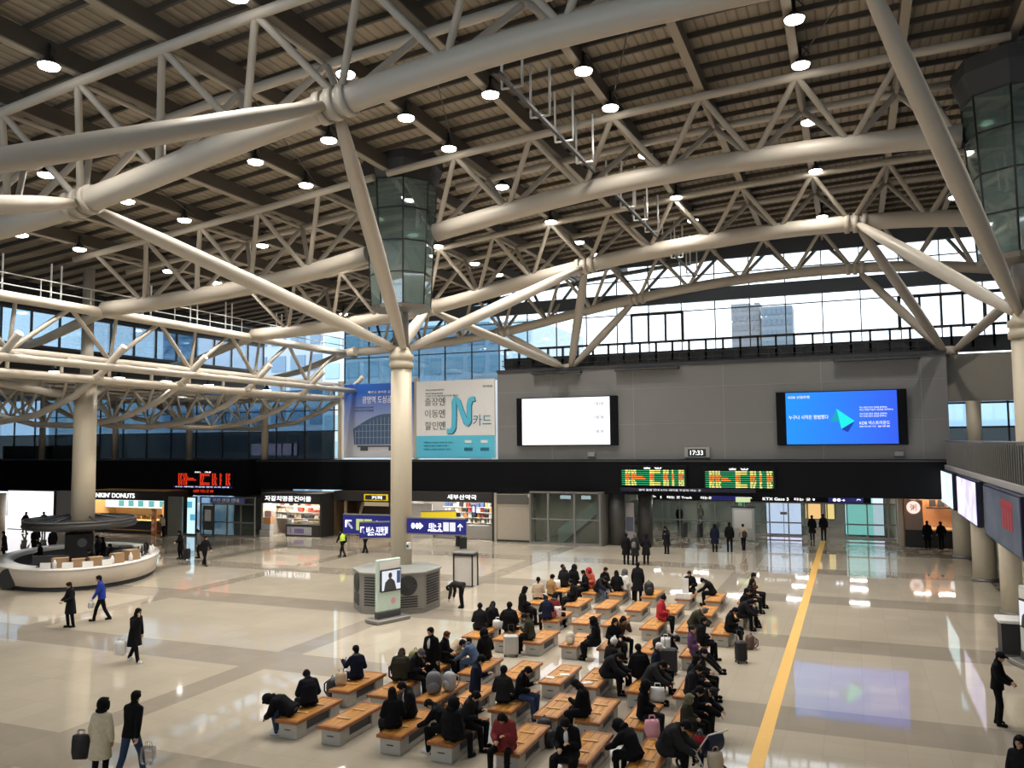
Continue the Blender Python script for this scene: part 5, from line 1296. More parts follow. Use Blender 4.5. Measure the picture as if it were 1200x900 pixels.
def body_mesh(J):
    mb = MB()
    loft(mb, [(J['pel']+(J['pel']-J['waist'])*.45, .13, .09), (J['pel'], .155, .11), (J['waist'], .135, .095), (J['chest'], .155, .105), (J['sh'], .115, .075), (J['neck'], .055, .055)])
    chain(mb, (J['neck']-(J['neck']-J['sh'])*.6, J['hm'] @ V((0, -.02, -.05))), (.055, .052))
    for s, n in ((-1, 'L'), (1, 'R')):
        chain(mb, (J['sh'].lerp(J['sh'+n], .82)-(J['neck']-J['sh'])*.3, J['el'+n], J['wr'+n]), (.045, .038, .028)); hand(mb, J['el'+n], J['wr'+n], s)
        chain(mb, (J['hip'+n], J['kn'+n], J['an'+n]), (.085, .055, .038)); chain(mb, (J['an'+n], J['an'+n]+V((0, .12, -.045))), (.034, .022))
    head_shape(mb, J['hm'])
    me = remesh(mb, .0095, 2)
    me.materials.clear()
    for m in (SK, SK_E, SK_L): me.materials.append(m)
    inv = J['hm'].inverted()
    for p in me.polygons:
        c = inv @ p.center; mi = 0
        if c.y > .05:
            if ((abs(c.x)-.031)/.017)**2+((c.z-.012)/.009)**2 < 1: mi = 1
            elif (c.x/.026)**2+((c.z+.062)/.008)**2 < 1: mi = 2
            elif ((abs(c.x)-.032)/.022)**2+((c.z-.034)/.006)**2 < 1: mi = 1
        p.material_index = mi
    return me
def coat_mesh(J, kind, sit):
    mb = MB(); g = {'short': .022, 'long': .026, 'puffer': .05}[kind]
    pel, wa, ch, sh, ne = (J[k] for k in ('pel', 'waist', 'chest', 'sh', 'neck'))
    dn = (pel-wa).normalized()
    if sit: low = [(pel+dn*.06, .19+g, .13+g), (pel+V((0, .02, 0)), .185+g, .13+g)]
    elif kind == 'long': low = [(pel+V((0, .0, -.42)), .23+g, .17+g), (pel+V((0, 0, -.2)), .205+g, .15+g), (pel, .175+g, .125+g)]
    else: low = [(pel+dn*.1, .175+g, .125+g), (pel, .168+g, .12+g)]
    loft(mb, low+[(wa, .15+g, .108+g), (ch, .186+g, .12+g), (sh, .155+g*.8, .095+g*.7), (ne-(ne-sh)*.3, .08+g*.5, .075+g*.4), (ne+(ne-sh)*.15, .066, .066)])
    chain(mb, (ne-V((0, 0, .01)), ne+(ne-sh)*.35), (.088, .08))
    for s, n in ((-1, 'L'), (1, 'R')):
        e_ = J['wr'+n]-(J['wr'+n]-J['el'+n]).normalized()*.01
        a_ = J['sh'+n].lerp(J['sh'], .14)-(J['neck']-J['sh'])*.35
        chain(mb, (a_, J['el'+n], e_), (.062+g*.75, .05+g*.9, .038+g*.7))
        chain(mb, (ne-(ne-sh)*.25, a_), (.07+g*.3, .06+g*.6))
        if sit and kind == 'long': chain(mb, (J['hip'+n], J['kn'+n]-V((0, .06, 0)), J['kn'+n]+V((0, .0, -.12))), (.105, .1, .085))
        elif sit and kind == 'puffer': chain(mb, (J['hip'+n], J['hip'+n].lerp(J['kn'+n], .5)), (.11, .1))
    if sit and kind == 'long': mb.bx(-.2, .2, .0, .38, .47, .6)
    # zip line and collar roll
    if kind == 'puffer':
        for q in range(5):
            t = q/4; c = wa.lerp(sh, t*.85); mb.ell(c, (.222-.02*t, .165-.02*t, .035), 16, 6)
    return remesh(mb, .0145, 2)
def trousers_mesh(J, sit):
    mb = MB()
    loft(mb, [(J['pel']+(J['pel']-J['waist'])*.5, .14, .1), (J['pel'], .17, .12), (J['waist'], .14, .1)])
    for n in 'LR': chain(mb, (J['hip'+n], J['kn'+n], J['an'+n]+V((0, .0, -.03))), (.098, .07, .058))
    return remesh(mb, .0135, 2)
def shoe_mesh(J, n):
    mb = MB(); a = J['an'+n]; dz = -.055
    if a.z > .12: pass
    mb.ell(a+V((0, .10, dz+.01)), (.05, .082, .046), 12, 8); mb.ell(a+V((0, .0, dz+.015)), (.047, .07, .052), 12, 8); cap(mb, a+V((0, -.01, 0)), a+V((0, 0, -.03)), .047, .047)
    mb.bx(a.x-.042, a.x+.042, a.y-.06, a.y+.165, a.z-.088, a.z-.06)
    return remesh(mb, .012, 2)
def hair_mesh(kind):
    mb = MB()
    if kind in ('short', 'long', 'bun', 'bob'):
        mb.ell((0, -.018, .028), (.086, .098, .1), 18, 12); mb.ell((0, .03, .085), (.066, .058, .034), 14, 8)
        for s in (-1, 1): mb.ell((s*.07, .012, .03), (.02, .035, .045), 8, 6)
        mb.ell((0, -.06, -.03), (.066, .042, .06), 12, 8)
    if kind == 'long':
        mb.ell((0, -.062, -.1), (.09, .05, .15), 14, 10); mb.ell((0, -.07, -.22), (.085, .04, .13), 14, 10)
        for s in (-1, 1): mb.ell((s*.075, -.01, -.07), (.025, .045, .11), 10, 8)
    if kind == 'bob':
        mb.ell((0, -.05, -.06), (.095, .06, .1), 14, 10)
        for s in (-1, 1): mb.ell((s*.078, .0, -.04), (.022, .05, .085), 10, 8)
    if kind == 'bun':
        mb.ell((0, -.11, .06), (.045, .045, .045), 12, 8); mb.ell((0, -.11, -.06), (.035, .03, .11), 10, 8)
    if kind == 'cap':
        mb.ell((0, -.008, .045), (.09, .105, .085), 18, 12); mb.ell((0, .11, .045), (.07, .065, .012), 14, 6); mb.ell((0, -.05, -.03), (.07, .045, .05), 12, 8)
    if kind == 'beanie':
        mb.ell((0, -.012, .045), (.092, .102, .105), 18, 12); mb.ell((0, -.012, .02), (.097, .107, .03), 18, 6); mb.ell((0, -.02, .16), (.036, .036, .036), 10, 8)
    if kind == 'hood':
        mb.ell((0, -.035, .012), (.115, .12, .142), 18, 12); mb.ell((0, -.06, -.11), (.12, .1, .06), 14, 8)
        for s in (-1, 1): mb.ell((s*.088, .03, -.02), (.022, .05, .1), 10, 8)
        mb.ell((0, .045, .105), (.08, .055, .03), 12, 8)
    for i, v in enumerate(mb.v): mb.v[i] = (v[0]*1.08, v[1]*1.05, v[2]*1.05)
    return remesh(mb, .011, 1)
HAIR = {k: hair_mesh(k) for k in ('short', 'long', 'bob', 'bun', 'cap', 'beanie', 'hood')}
POSES = {
 'stand': dict(arms=('down', 'down'), stride=.03), 'stand_phone': dict(arms=('phone', 'down'), head=28, lean=5), 'stand_hold': dict(arms=('front', 'front'), head=12, lean=3, stride=.05), 'stand_pocket': dict(arms=('pocket', 'pocket'), stride=.02),
 'walk': dict(arms=('swing', 'back'), stride=.28, lean=7), 'walk_phone': dict(arms=('down', 'face'), stride=.3, lean=7, head=8), 'bend': dict(arms=('down', 'down'), lean=84, head=12, stride=.03),
 'sit_lap': dict(base='sit', arms=('lap', 'lap'), lean=6, head=10), 'sit_phone': dict(base='sit', arms=('phone', 'lap'), lean=12, head=32), 'sit_bow': dict(base='sit', arms=('knee', 'knee'), lean=32, head=25, spread=.06),
 'sit_slump': dict(base='sit', arms=('fold', 'fold'), lean=58, head=10, spread=.03, feet=-.06), 'sit_cross': dict(base='sit', arms=('cross', 'cross'), lean=2, head=8), 'sit_out': dict(base='sit', arms=('out', 'lap'), lean=4, head=4),
 'sit_stretch': dict(base='sit', arms=('cross', 'lap'), lean=-8, head=14, feet=.36), 'sit_face': dict(base='sit', arms=('face', 'lap'), lean=16, head=12),
}
PM, CM = {}, {}
def get_pose(p):
    if p not in PM:
        J = pose(**POSES[p]); sit = POSES[p].get('base') == 'sit'
        PM[p] = (J, sit, body_mesh(J), trousers_mesh(J, sit), shoe_mesh(J, 'L'), shoe_mesh(J, 'R'))
    return PM[p]
def get_coat(p, k):
    if (p, k) not in CM:
        J, sit = get_pose(p)[:2]; CM[(p, k)] = coat_mesh(J, k, sit)
    return CM[(p, k)]
CL = {}
def cloth(c):
    if c not in CL:
        tab = {'black': (.005, .005, .006), 'ink': (.009, .009, .012), 'navy': (.008, .011, .028), 'blue': (.02, .045, .30), 'denim': (.07, .11, .19), 'jean': (.035, .055, .11), 'grey': (.10, .10, .105), 'char': (.018, .018, .019), 'olive': (.03, .029, .018), 'brown': (.09, .05, .028),
               'tan': (.33, .20, .09), 'cream': (.62, .54, .40), 'beige': (.45, .36, .26), 'red': (.42, .03, .04), 'plaid': (.20, .03, .03), 'white': (.68, .67, .65), 'vest': (.62, .85, .10), 'pink': (.62, .30, .34), 'rust': (.45, .09, .05), 'purple': (.10, .05, .11), 'camo': (.13, .13, .08)}
        CL[c] = mat('cloth_'+c, tab[c], .85, vary=.2, scale=14, spec=.15)
    return CL[c]
HC_ = {'k': mat('hair_black', (.006, .005, .005), .7, spec=.12), 'b': mat('hair_brown', (.04, .018, .009), .7, spec=.15), 'r': mat('hair_auburn', (.10, .025, .012), .7, spec=.15), 'g': mat('hair_grey', (.3, .3, .3), .5)}
def put(me, name, parent, m, M=None):
    o = link(name, me, parent, M)
    if len(o.data.materials) == 0: o.data.materials.append(m)
    o.material_slots[0].link = 'OBJECT'; o.material_slots[0].material = m
    return o
def person(x, y, face, p, label, coat='short', cc='black', tc='black', hair='short', hc='k', sc='black', s=1., z=0, group=None):
    J, sit, bm, tm, sl, sr = get_pose(p)
    o = link('person', bm); o.location = (x, y, z); s *= 1.035; o.scale = (s, s, s)
    o.rotation_euler = (0, 0, {'N': 0, 'W': PI/2, 'S': PI, 'E': -PI/2}[face] if isinstance(face, str) else face)
    tag(o, label, 'person', group)
    put(get_coat(p, coat), 'coat', o, cloth(cc)); put(tm, 'trousers', o, cloth(tc)); put(sl, 'shoe', o, cloth(sc)); put(sr, 'shoe', o, cloth(sc))
    hm_ = cloth(hc) if hc in ('white', 'black', 'grey', 'olive', 'ink', 'camo', 'red', 'navy', 'brown', 'char') else HC_[hc]
    put(HAIR[hair], 'hood' if hair == 'hood' else 'hat' if hair in ('cap', 'beanie') else 'hair', o, hm_, J['hm'])
    return o

ACC = {}
def wear(o, p, what, c):
    # scarf, shirt front or face mask worn by the person
    J = get_pose(p)[0]
    if what == 'mask':
        if 'mask' not in ACC: ACC['mask'] = MB().ell((0, .072, -.045), (.05, .04, .042), 12, 8).mesh('face_mask')
        return put(ACC['mask'], 'face_mask', o, cloth(c), J['hm'])
    if (p, what) not in ACC:
        mb = MB(); ax = (J['neck']-J['sh']).normalized(); fw = ax.cross(V((1, 0, 0))).normalized()
        if fw.y < 0: fw = -fw
        if what == 'scarf':
            c_ = J['neck']+ax*.01; pts = [c_+V((math.cos(t)*.088, 0, 0))+fw*math.sin(t)*.088 for t in [2*PI*k/14 for k in range(15)]]
            mb.tube(pts, .032, 8)
        elif what == 'vest':
            loft(mb, [(J['pel'].lerp(J['waist'], .3), .2, .15), (J['waist'], .19, .145), (J['chest'], .222, .158), (J['sh'].lerp(J['chest'], .3), .2, .14), (J['sh']+ax*.03, .12, .115)])
        else:
            a = J['neck']+fw*.075-ax*.02; b = J['chest']+fw*.145; d = J['chest'].lerp(J['waist'], .55)+fw*.155
            mb.tube([a, a.lerp(b, .5)+fw*.02, b, d], [(.03, .012), (.045, .014), (.05, .016), (.03, .012)], 10)
        ACC[(p, what)] = mb.mesh(what)
    return put(ACC[(p, what)], what, o, cloth(c))
P = person
# --- walking and standing people in the open hall
P(-29.2, 24.4, 2.9, 'stand_hold', 'person in a dark coat standing between kiosk and camera', 'long', 'ink')
P(-29.0, 25.7, 2.4, 'walk', 'person in a bright blue jacket walking by the kiosk', 'short', 'blue', s=1.04)
P(-22.5, 21.3, -1.6, 'walk_phone', 'person in a long dark coat walking with a white bag, hand at the face', 'long', 'black', sc='white', hair='bob')
P(-15.22, 13.55, .25, 'stand', 'person in a cream padded coat and black hood seen from behind', 'long', 'cream', hair='hood', hc='black', s=.97)
P(-14.74, 13.92, .1, 'walk', 'person in a black jacket and jeans walking beside a cream coat', 'short', 'black', 'jean', sc='white', s=1.03)
P(-36.2, 39.4, -1.8, 'walk', 'person in a dark suit striding across the hall past the kiosk', 'short', 'ink')
P(-39.9, 41.3, 2.6, 'stand_hold', 'person in a black coat with luggage near the glass doors', 'long', 'black'); P(-39.0, 41.9, 2.2, 'stand', 'person in a grey scarf standing by the luggage near the glass doors', 'short', 'grey', hair='beanie', hc='ink')
suitcase(-39.2, 41.1, .3, C_black, 'black suitcase with two people near the glass doors', .7)
P(-30.4, 45.3, 1.5, 'walk', 'person in a yellow safety vest walking under the signs', 'short', 'black')
P(-30.1, 47.5, 1.3, 'walk', 'person in dark clothes striding behind the navy sign', 'short', 'navy')
P(-16.1, 33.2, 1.57, 'bend', 'person in dark clothes bending down beside the ventilation cabinet', 'short', 'char')
P(-12.62, 48.2, .1, 'stand', 'person in a long black coat, first of three standing with backs turned', 'long', 'black'); P(-12.05, 48.0, -.1, 'stand', 'person with a small grey pack, middle of three standing with backs turned', 'long', 'char', hair='beanie', hc='grey'); P(-11.5, 48.5, 0, 'stand_pocket', 'person in a dark parka, last of three standing with backs turned', 'long', 'ink', hair='hood', hc='ink')
backpack(-12.05, 47.78, 1.0, 0, C_grey, 'small grey backpack worn by the middle of three standing people', .7)
P(-11.3, 53.4, 2.8, 'stand_phone', 'person in a knee length dark coat standing alone before the gates', 'long', 'ink', hair='long')
P(-8.55, 55.2, .2, 'stand', 'person in a dark skirted coat before the white cabinet', 'long', 'navy', hair='long'); P(-7.65, 55.5, 0, 'stand', 'tall person in black before the white cabinet', 'short', 'black', s=1.06); P(-6.9, 56.6, .3, 'walk', 'person in a pale jacket with a black bag near the white cabinet', 'short', 'beige', s=.96)
backpack(-6.8, 56.35, .85, .2, C_black, 'black backpack worn over a pale jacket near the white cabinet', .9)
P(-2.95, 63.6, .1, 'walk', 'person in black passing the open glass gate, kiosk side', 'long', 'black'); P(-2.2, 63.8, 0, 'stand', 'taller person in black passing the open glass gate, mezzanine side', 'short', 'black', s=1.05)
P(-12.0, 70.2, 0, 'walk', 'person in black walking away behind the glass gates', 'short', 'black', s=1.05); P(-13.6, 69.5, .2, 'stand', 'person in black standing behind the glass gates', 'long', 'black')
P(4.3, 61.4, 0, 'stand', 'person in black ordering at the orange food stall', 'long', 'black'); P(5.1, 61.2, .3, 'stand_pocket', 'second person in black waiting at the orange food stall', 'short', 'black')
P(3.14, 24.4, -1.9, 'stand_hold', 'person in a black cap and jacket standing alone by the mezzanine', 'short', 'black', hair='cap', hc='black', s=1.02)
P(2.65, 17.9, 2.6, 'stand', 'person with dark hair at the lower edge by the mezzanine, mostly cut off', 'short', 'ink', hair='bob', s=1.0)
# kiosk staff and people behind
for x, y, f, pz, lab, cc, hr in ((-43.2, 34.0, 2.4, 'stand_hold', 'person in black inside the kiosk nearest the picture edge', 'black', 'short'), (-41.6, 36.9, 2.8, 'stand', 'person in dark clothes working behind the kiosk core', 'ink', 'bob'), (-42.6, 37.4, 2.0, 'stand_hold', 'person in charcoal working behind the kiosk counter', 'char', 'short'), (-37.9, 32.9, 2.9, 'stand_phone', 'person in black looking down at the near kiosk counter', 'black', 'short'), (-38.4, 34.6, 2.0, 'stand_hold', 'person in black at the kiosk till monitors', 'black', 'short')):
    P(x, y, f, pz, lab, 'short', cc, hair=hr)
P(-64.2, 49.0, -1.4, 'walk', 'person striding in front of the white glowing panel', 'long', 'black'); P(-62.6, 49.5, 1.2, 'stand', 'person standing in front of the white glowing panel', 'long', 'ink'); P(-55.6, 43.5, 2.7, 'stand', 'person in black between the kiosk and the white glowing panel', 'long', 'black')
P(-50.6, 39.3, -1.5, 'stand_hold', 'person in black standing just behind the kiosk by its canopy edge', 'short', 'black'); P(-49.2, 39.6, 1.2, 'stand', 'person with a bob and black coat standing behind the kiosk', 'long', 'black', hair='bob'); P(-50.8, 37.4, 2.4, 'stand', 'person in a long black coat behind the kiosk at the picture edge', 'long', 'black')
P(-50.7, 50.6, 2.0, 'stand_phone', 'person in a pale top beside the doughnut shop', 'short', 'beige')

# --- people on benches: bench key, side (W, E, N, S), distance along the bench
def on_bench(key, side, t, p, label, off=0., **kw):
    x, y = BENCH[key]
    if side == 'W': x -= .12+off
    elif side == 'E': x += .12+off
    if side in 'WE': yy = y+t
    elif side == 'S': yy = y+.17-off; x += t
    else: yy = y+BL-.17+off; x += t
    return P(x, yy, kw.pop('face', side), p, label, **kw)
B = on_bench
# first row
B((0, 0), 'W', .42, 'sit_slump', 'person slumped forward under a hooded black coat at the end of the kiosk side bench', coat='puffer', hair='hood', hc='black', tc='jean', sc='white', face=1.8)
B((0, 0), 'W', 1.12, 'sit_phone', 'person in a black hooded jacket with a phone on the bench nearest the kiosk', cc='ink', face=.9, coat='puffer')
B((0, 2), 'W', .42, 'sit_lap', 'person with long black hair in a black cape on a near bench', coat='long', hair='long', face=.7)
B((0, 2), 'W', 1.35, 'sit_phone', 'person in a dark vest and white shirt beside a long haired person', coat='short', cc='ink', face=2.2)
B((0, 3), 'W', .62, 'sit_bow', 'person with bowed head and white shoes on a near bench', cc='black', sc='white')
B((0, 3), 'W', .18, 'sit_lap', 'person in a black hooded coat seen from behind on a near bench', off=-.3, coat='puffer', hair='hood', hc='black', face=-.3)
B((0, 3), 'E', 1.15, 'sit_phone', 'person in a hooded dark sweatshirt facing the mezzanine on a near bench', cc='char', coat='short')
B((0, 4), 'S', -.05, 'sit_phone', 'person in a red plaid coat facing the camera at a bench end', cc='plaid', hair='bob', coat='puffer', off=.0)
B((0, 5), 'S', -.1, 'sit_phone', 'person in a black coat and white collar facing the camera at a bench end', cc='black', coat='long', off=.05, s=1.06)
B((0, 6), 'W', .55, 'sit_bow', 'person in a long black coat beside a pink bag near the bottom edge', cc='black', coat='long', hair='hood', hc='black', off=.06, face=1.15)
carrier(-4.2, 17.95, .9, .5, C_pink, 'pink and white bag beside a black coat near the bottom edge', .3, .34)
B((0, 6), 'E', 1.1, 'sit_bow', 'person in a dark grey jacket leaning toward the stroller', cc='char', coat='puffer', off=.15, s=1.05)
o = P(-3.32, 18.78, 3.0, 'sit_lap', 'baby sized person in a red suit sitting in the stroller', 'puffer', 'red', 'navy', 'hood', 'grey', s=.5, z=.2)
# second row
B((1, 0), 'W', 1.1, 'sit_out', 'person in a dark navy coat and grey collar holding an upright stick', cc='navy', coat='long', face=.9)
q = rod('walking_stick', (-14.02, 20.75, 0), (-13.95, 21.0, .98), .014, M_dark); tag(q, 'thin dark stick held upright by a navy coated person', 'stick')
B((1, 1), 'E', 1.35, 'sit_phone', 'person with brown hair among the travel backpacks', cc='olive', hc='b', hair='bob', coat='puffer', off=-.2, face=.3)
B((1, 1), 'E', 1.75, 'sit_phone', 'person with a grey cap beside the olive backpack', cc='ink', hair='cap', hc='grey', coat='short')
P(-11.62, 21.95, 3.0, 'stand', 'person in an open black coat and white shirt standing among backpacks', 'long', 'black', s=1.02)
B((1, 4), 'E', .55, 'sit_lap', 'person in a dark coat seen from behind beside a person in jeans', cc='char', off=-.25, face=.2)
B((1, 4), 'E', 1.05, 'sit_phone', 'person in a black coat and jeans facing the mezzanine on a near bench', cc='black', tc='jean', coat='short')
P(-9.12, 19.55, -1.2, 'stand_phone', 'person in dark navy standing between benches looking at a phone', 'short', 'navy', 'navy', s=1.03)
B((1, 6), 'W', .35, 'sit_phone', 'person with long black hair and face mask sitting sideways on a bench', cc='black', hair='long', coat='long')
B((1, 7), 'E', .6, 'sit_lap', 'person in a black hood and grey trousers holding a white bag', cc='black', tc='char', hair='hood', hc='black', coat='short')
B((1, 8), 'E', .35, 'sit_lap', 'small person with a camouflage hood on the bench by the stroller', cc='olive', hair='hood', hc='camo', s=.85, coat='puffer', z=.06)
B((1, 8), 'E', 1.35, 'sit_bow', 'person in a black parka on the bench behind the camouflage hood', cc='black', coat='puffer', hair='beanie', hc='char')
B((1, 8), 'E', .85, 'sit_phone', 'person in a dark jacket reading a phone beside the camouflage hood', cc='ink', coat='short')
# third row
B((2, 0), 'E', .95, 'sit_lap', 'person with auburn hair in black on the bench behind the white shirt', cc='black', hc='r', off=-.1)
B((2, 0), 'W', 1.75, 'sit_slump', 'person in beige leaning over a long dark case', cc='beige', tc='beige', hair='short', coat='short', face=-.6)
B((2, 1), 'W', .95, 'sit_bow', 'person in a denim jacket with a grey hood', cc='denim', tc='denim', hair='short', coat='short')
B((2, 1), 'W', 1.6, 'sit_lap', 'person in a black coat seated behind the denim jacket', cc='black', coat='long', hair='hood', hc='black', face=.9)
B((2, 5), 'E', .65, 'sit_bow', 'person with dark hair in a grey jacket hunched toward the mezzanine', cc='char', tc='black', coat='puffer')
B((2, 5), 'W', 1.3, 'sit_lap', 'person in black with the head turned down on a middle bench', cc='black', coat='puffer', off=.1, face=.5)
B((2, 5), 'E', 1.75, 'sit_lap', 'person in a pale cap and navy jacket on a middle bench', cc='navy', hair='cap', hc='white')
B((2, 4), 'E', 1.75, 'sit_lap', 'person with a white bobble hat and black padded coat', cc='black', hair='beanie', hc='white', coat='puffer', off=.1, face=-.7)
B((2, 4), 'E', 1.1, 'sit_bow', 'person in a black padded coat beside the white bobble hat', cc='ink', coat='puffer', off=.1)
B((2, 6), 'E', .05, 'sit_phone', 'person in dark navy with a bright phone by the yellow strip', cc='ink', coat='puffer')
B((2, 6), 'E', .75, 'sit_lap', 'person in a black jacket behind the bright phone', cc='black', coat='puffer', hair='bob', off=-.05)
B((2, 6), 'E', 1.55, 'sit_lap', 'person in a dark cap and jacket by the yellow strip', cc='char', hair='cap', hc='navy')
# fourth row
B((3, 0), 'W', 1.1, 'sit_lap', 'person in a long dark coat, first of two with backs turned near the cabinet', cc='ink', coat='long', face=.35, off=-.0)
B((3, 0), 'W', 1.75, 'sit_phone', 'person with long hair, second of two with backs turned near the cabinet', cc='black', hair='long', coat='long', face=.1, off=-.15)
B((3, 1), 'W', 1.1, 'sit_out', 'person in a broad black coat with elbow raised near the silver suitcase', cc='black', coat='puffer', face=.2, s=1.08)
B((3, 2), 'W', .35, 'sit_phone', 'person in an olive black jacket beside the silver suitcase', cc='olive', coat='short')
B((3, 4), 'W', .25, 'sit_lap', 'person in a black hood with a white face mask beside the cream bag', cc='black', coat='long', hair='hood', hc='black', off=.25)
B((3, 4), 'E', .5, 'sit_lap', 'person in a black coat crossing arms near the patterned scarf', cc='black', coat='long', hair='bob', face=-2.4)
B((3, 4), 'E', 1.15, 'sit_face', 'person in a brown patterned scarf drinking on a middle bench', cc='brown', coat='short', hair='bob', face=-2.2, tc='black')
B((3, 5), 'E', .7, 'sit_slump', 'person in black bent over dark luggage in the middle rows', cc='black', coat='puffer', off=.05)
B((3, 6), 'E', .15, 'sit_stretch', 'person in a dark red plaid jacket with legs stretched out', cc='purple', tc='black', coat='short', hair='cap', hc='char')
B((3, 6), 'W', 1.55, 'sit_lap', 'person in black sitting behind the stretched legs', cc='black', coat='short', off=-.2, face=-1.2)
# fifth row
B((4, 0), 'E', .95, 'sit_lap', 'tall person in a black coat on the kiosk side of the middle rows', cc='black', coat='long', hair='bob', s=1.08, face=-.9)
B((4, 1), 'W', .12, 'sit_phone', 'person in a navy coat in front of the red backpack', cc='navy', coat='short', face=.5)
B((4, 1), 'W', .62, 'sit_lap', 'person with a grey scarf and dark red jacket by the tall white bag', cc='plaid', coat='short', hair='bob', face=-.2, off=-.1)
B((4, 4), 'E', 1.55, 'sit_lap', 'person in a bright red padded coat on a far bench', cc='red', coat='puffer', hair='beanie', hc='k', sc='white')
B((4, 5), 'E', .75, 'sit_bow', 'person in a grey brown hat and olive jacket on a far bench', cc='olive', coat='puffer', hair='beanie', hc='grey')
B((4, 6), 'E', .45, 'sit_phone', 'person in a long black coat by the brown backpack on the floor', cc='black', coat='long', off=.1)
# sixth row
B((5, 0), 'W', .85, 'sit_lap', 'person with a ponytail in a beige coat on a far bench', cc='beige', hair='bun', coat='short', face=.3)
B((5, 0), 'E', 1.75, 'sit_lap', 'person in a tan brown jacket beside the beige coat', cc='tan', coat='short', face=-.4)
B((5, 1), 'W', .95, 'sit_lap', 'person in black and blue below the red hoods', cc='black', coat='long', face=1.9, off=.06)
B((5, 6), 'E', .05, 'sit_bow', 'person in a dark padded jacket, nearest of the row by the yellow strip', cc='ink', coat='puffer', hair='bob')
B((5, 6), 'E', .75, 'sit_lap', 'person in black with folded arms in the far row by the yellow strip', cc='black', coat='puffer', off=.1, s=1.05)
B((5, 6), 'E', 1.5, 'sit_phone', 'person in charcoal reading in the far row by the yellow strip', cc='char', coat='short', tc='char')
# seventh row
B((6, 0), 'W', 1.75, 'sit_lap', 'person in black, kiosk side of three on the farthest bench', cc='black', coat='short', off=.2, face=.9)
B((6, 0), 'W', 1.12, 'sit_lap', 'person in a dark coat, middle of three on the farthest bench', cc='ink', coat='long', hc='b', off=.0, face=.3)
B((6, 0), 'E', 1.75, 'sit_lap', 'person with a big black hood, last of three on the farthest bench', cc='black', coat='puffer', hair='hood', hc='black', face=-.3)
B((6, 1), 'W', 1.3, 'sit_lap', 'person in a red hooded coat on a far bench', cc='rust', coat='puffer', hair='hood', hc='red', face=2.6, off=.14)
B((6, 1), 'E', 1.7, 'sit_lap', 'person in black beside the red hooded coat', cc='black', coat='short', hair='short', face=-2.2, off=.14)
B((6, 1), 'E', .6, 'sit_bow', 'person in blue jeans and black below the red hooded coat', cc='ink', tc='denim', coat='puffer', face=-2.0, off=.14)
B((6, 1), 'W', .55, 'sit_lap', 'person in a black coat below the red hooded coat, kiosk side', cc='black', coat='long', face=2.2, off=.14)
B((6, 2), 'W', .75, 'sit_lap', 'person in a black coat with long hair on a far bench', cc='black', coat='long', hair='long', face=.4, off=-.05)
B((6, 2), 'E', 1.1, 'sit_lap', 'person in a white and grey jacket on a far bench', cc='white', coat='puffer', hair='hood', hc='grey', face=-.5)
P(-9.15, 36.9, .1, 'stand', 'person in dark clothes standing with back turned between far benches', 'long', 'ink', 'black')
B((6, 4), 'N', .0, 'sit_lap', 'person in black facing the camera behind the white card', cc='black', coat='puffer', face='S', off=.05)
B((6, 5), 'W', 1.3, 'sit_bow', 'person in black seated sideways near the white card', cc='black', coat='short')
B((6, 6), 'E', .45, 'sit_lap', 'person with dark hair on the farthest bench by the yellow strip, camera side', cc='ink', coat='short', hair='bob')
B((6, 6), 'E', 1.65, 'sit_cross', 'person in a brown jacket on the farthest bench by the yellow strip', cc='brown', coat='short', s=1.05)
# things carried
carrier(-22.75, 20.95, .28, .3, C_bwhite, 'white carrier bag held by the walking long coat', .36, .46)
carrier(-15.62, 13.4, .5, .4, C_black, 'black tote bag held beside the cream padded coat', .34, .5, .12)
carrier(-14.32, 14.0, .35, .2, glass('clear_bag', (.8, .8, .8), .05), 'clear plastic bag held by the person in jeans', .3, .36)
carrier(-29.3, 25.45, .55, .2, C_bwhite, 'small white bag held by the blue jacket', .2, .24)

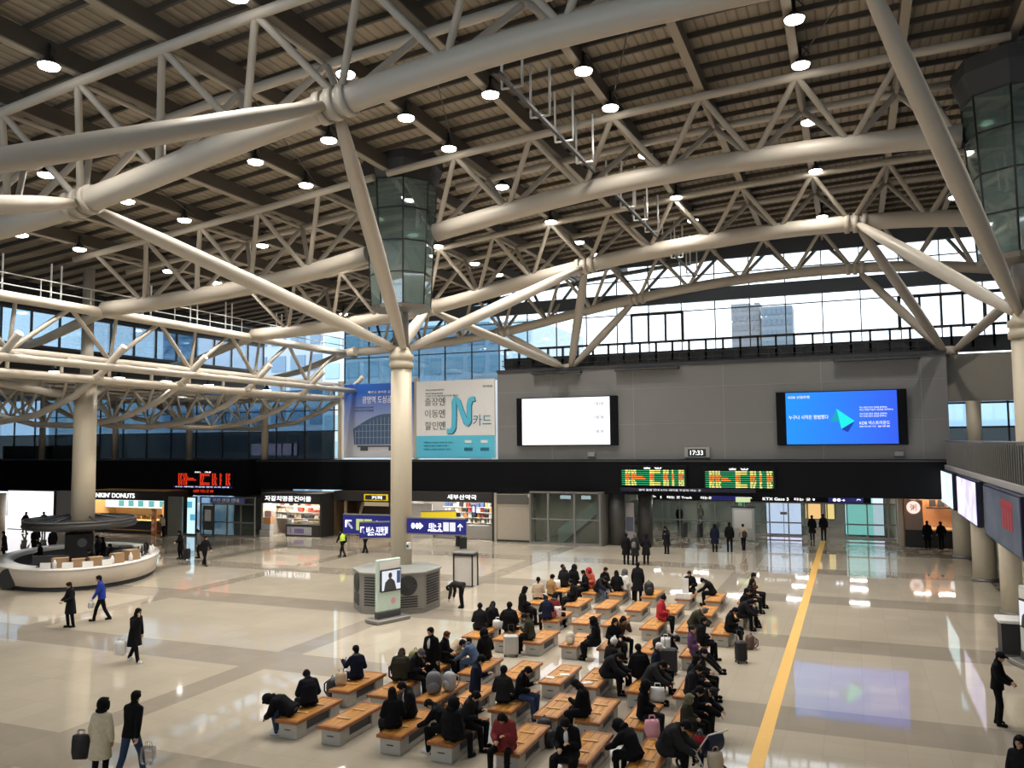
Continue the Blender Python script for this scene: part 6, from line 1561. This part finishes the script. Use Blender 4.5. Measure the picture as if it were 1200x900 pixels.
BYL = {o['label']: o for o in bpy.data.objects if o.get('category') == 'person'}
for key, p, what, c in (('open black coat and white shirt', 'stand', 'shirt_front', 'white'), ('dark vest and white shirt', 'sit_phone', 'shirt_front', 'white'), ('black coat and white collar', 'sit_phone', 'shirt_front', 'white'), ('grey collar holding', 'sit_out', 'scarf', 'grey'), ('grey scarf standing', 'stand', 'scarf', 'grey'), ('grey scarf and dark red', 'sit_lap', 'scarf', 'grey'), ('brown patterned scarf', 'sit_face', 'scarf', 'tan'),
        ('long black hair and face mask', 'sit_phone', 'mask', 'white'), ('white face mask beside', 'sit_lap', 'mask', 'white'), ('denim jacket with a grey hood', 'sit_bow', 'scarf', 'grey'), ('slumped forward', 'sit_slump', 'scarf', 'black'), ('yellow safety vest', 'walk', 'vest', 'vest')):
    o = next((v for k, v in BYL.items() if key in k), None)
    if o: wear(o, p, what, c)

# lettering and small fittings hang under the panel they sit on
KID = {}
for o in bpy.data.objects:
    if o.parent: KID.setdefault(o.parent.name, []).append(o)
HOST = {'lettering': ('display', 'sheet', 'panel', 'fascia', 'counter', 'round_sign', 'price_sign'), 'sign_lettering': ('fascia',), 'row_lettering': ('case',), 'row_stripes': ('case',), 'front_pocket': ('body',), 'handle': ('body', 'shell'), 'strap': ('body',), 'tape': ('body',), 'pictured_man': ('display',), 'pictured_panel': ('display',),
        'plane_wing': ('display',), 'plane_fold': ('display',), 'plane_shadow': ('display',), 'cyan_band': ('panel',), 'letter': ('panel',), 'letter_shadow': ('panel',), 'icon': ('panel',), 'printed_hall': ('panel',), 'printed_roof': ('panel',), 'printed_glazing': ('panel',), 'printed_base': ('panel',), 'pictogram': ('panel',), 'lamp_lens': ('housing',), 'menu_picture': ('menu_board',), 'fan_grille': ('side_panel',), 'rafter_flange': ()}
for pn, ch in list(KID.items()):
    for o in ch:
        st = o.name.split('.')[0]
        for h in HOST.get(st, ()):
            host = next((c for c in ch if c.name.split('.')[0] == h and c is not o), None)
            if host:
                M = o.matrix_local.copy(); o.parent = host; o.matrix_local = host.matrix_local.inverted() @ M
                break
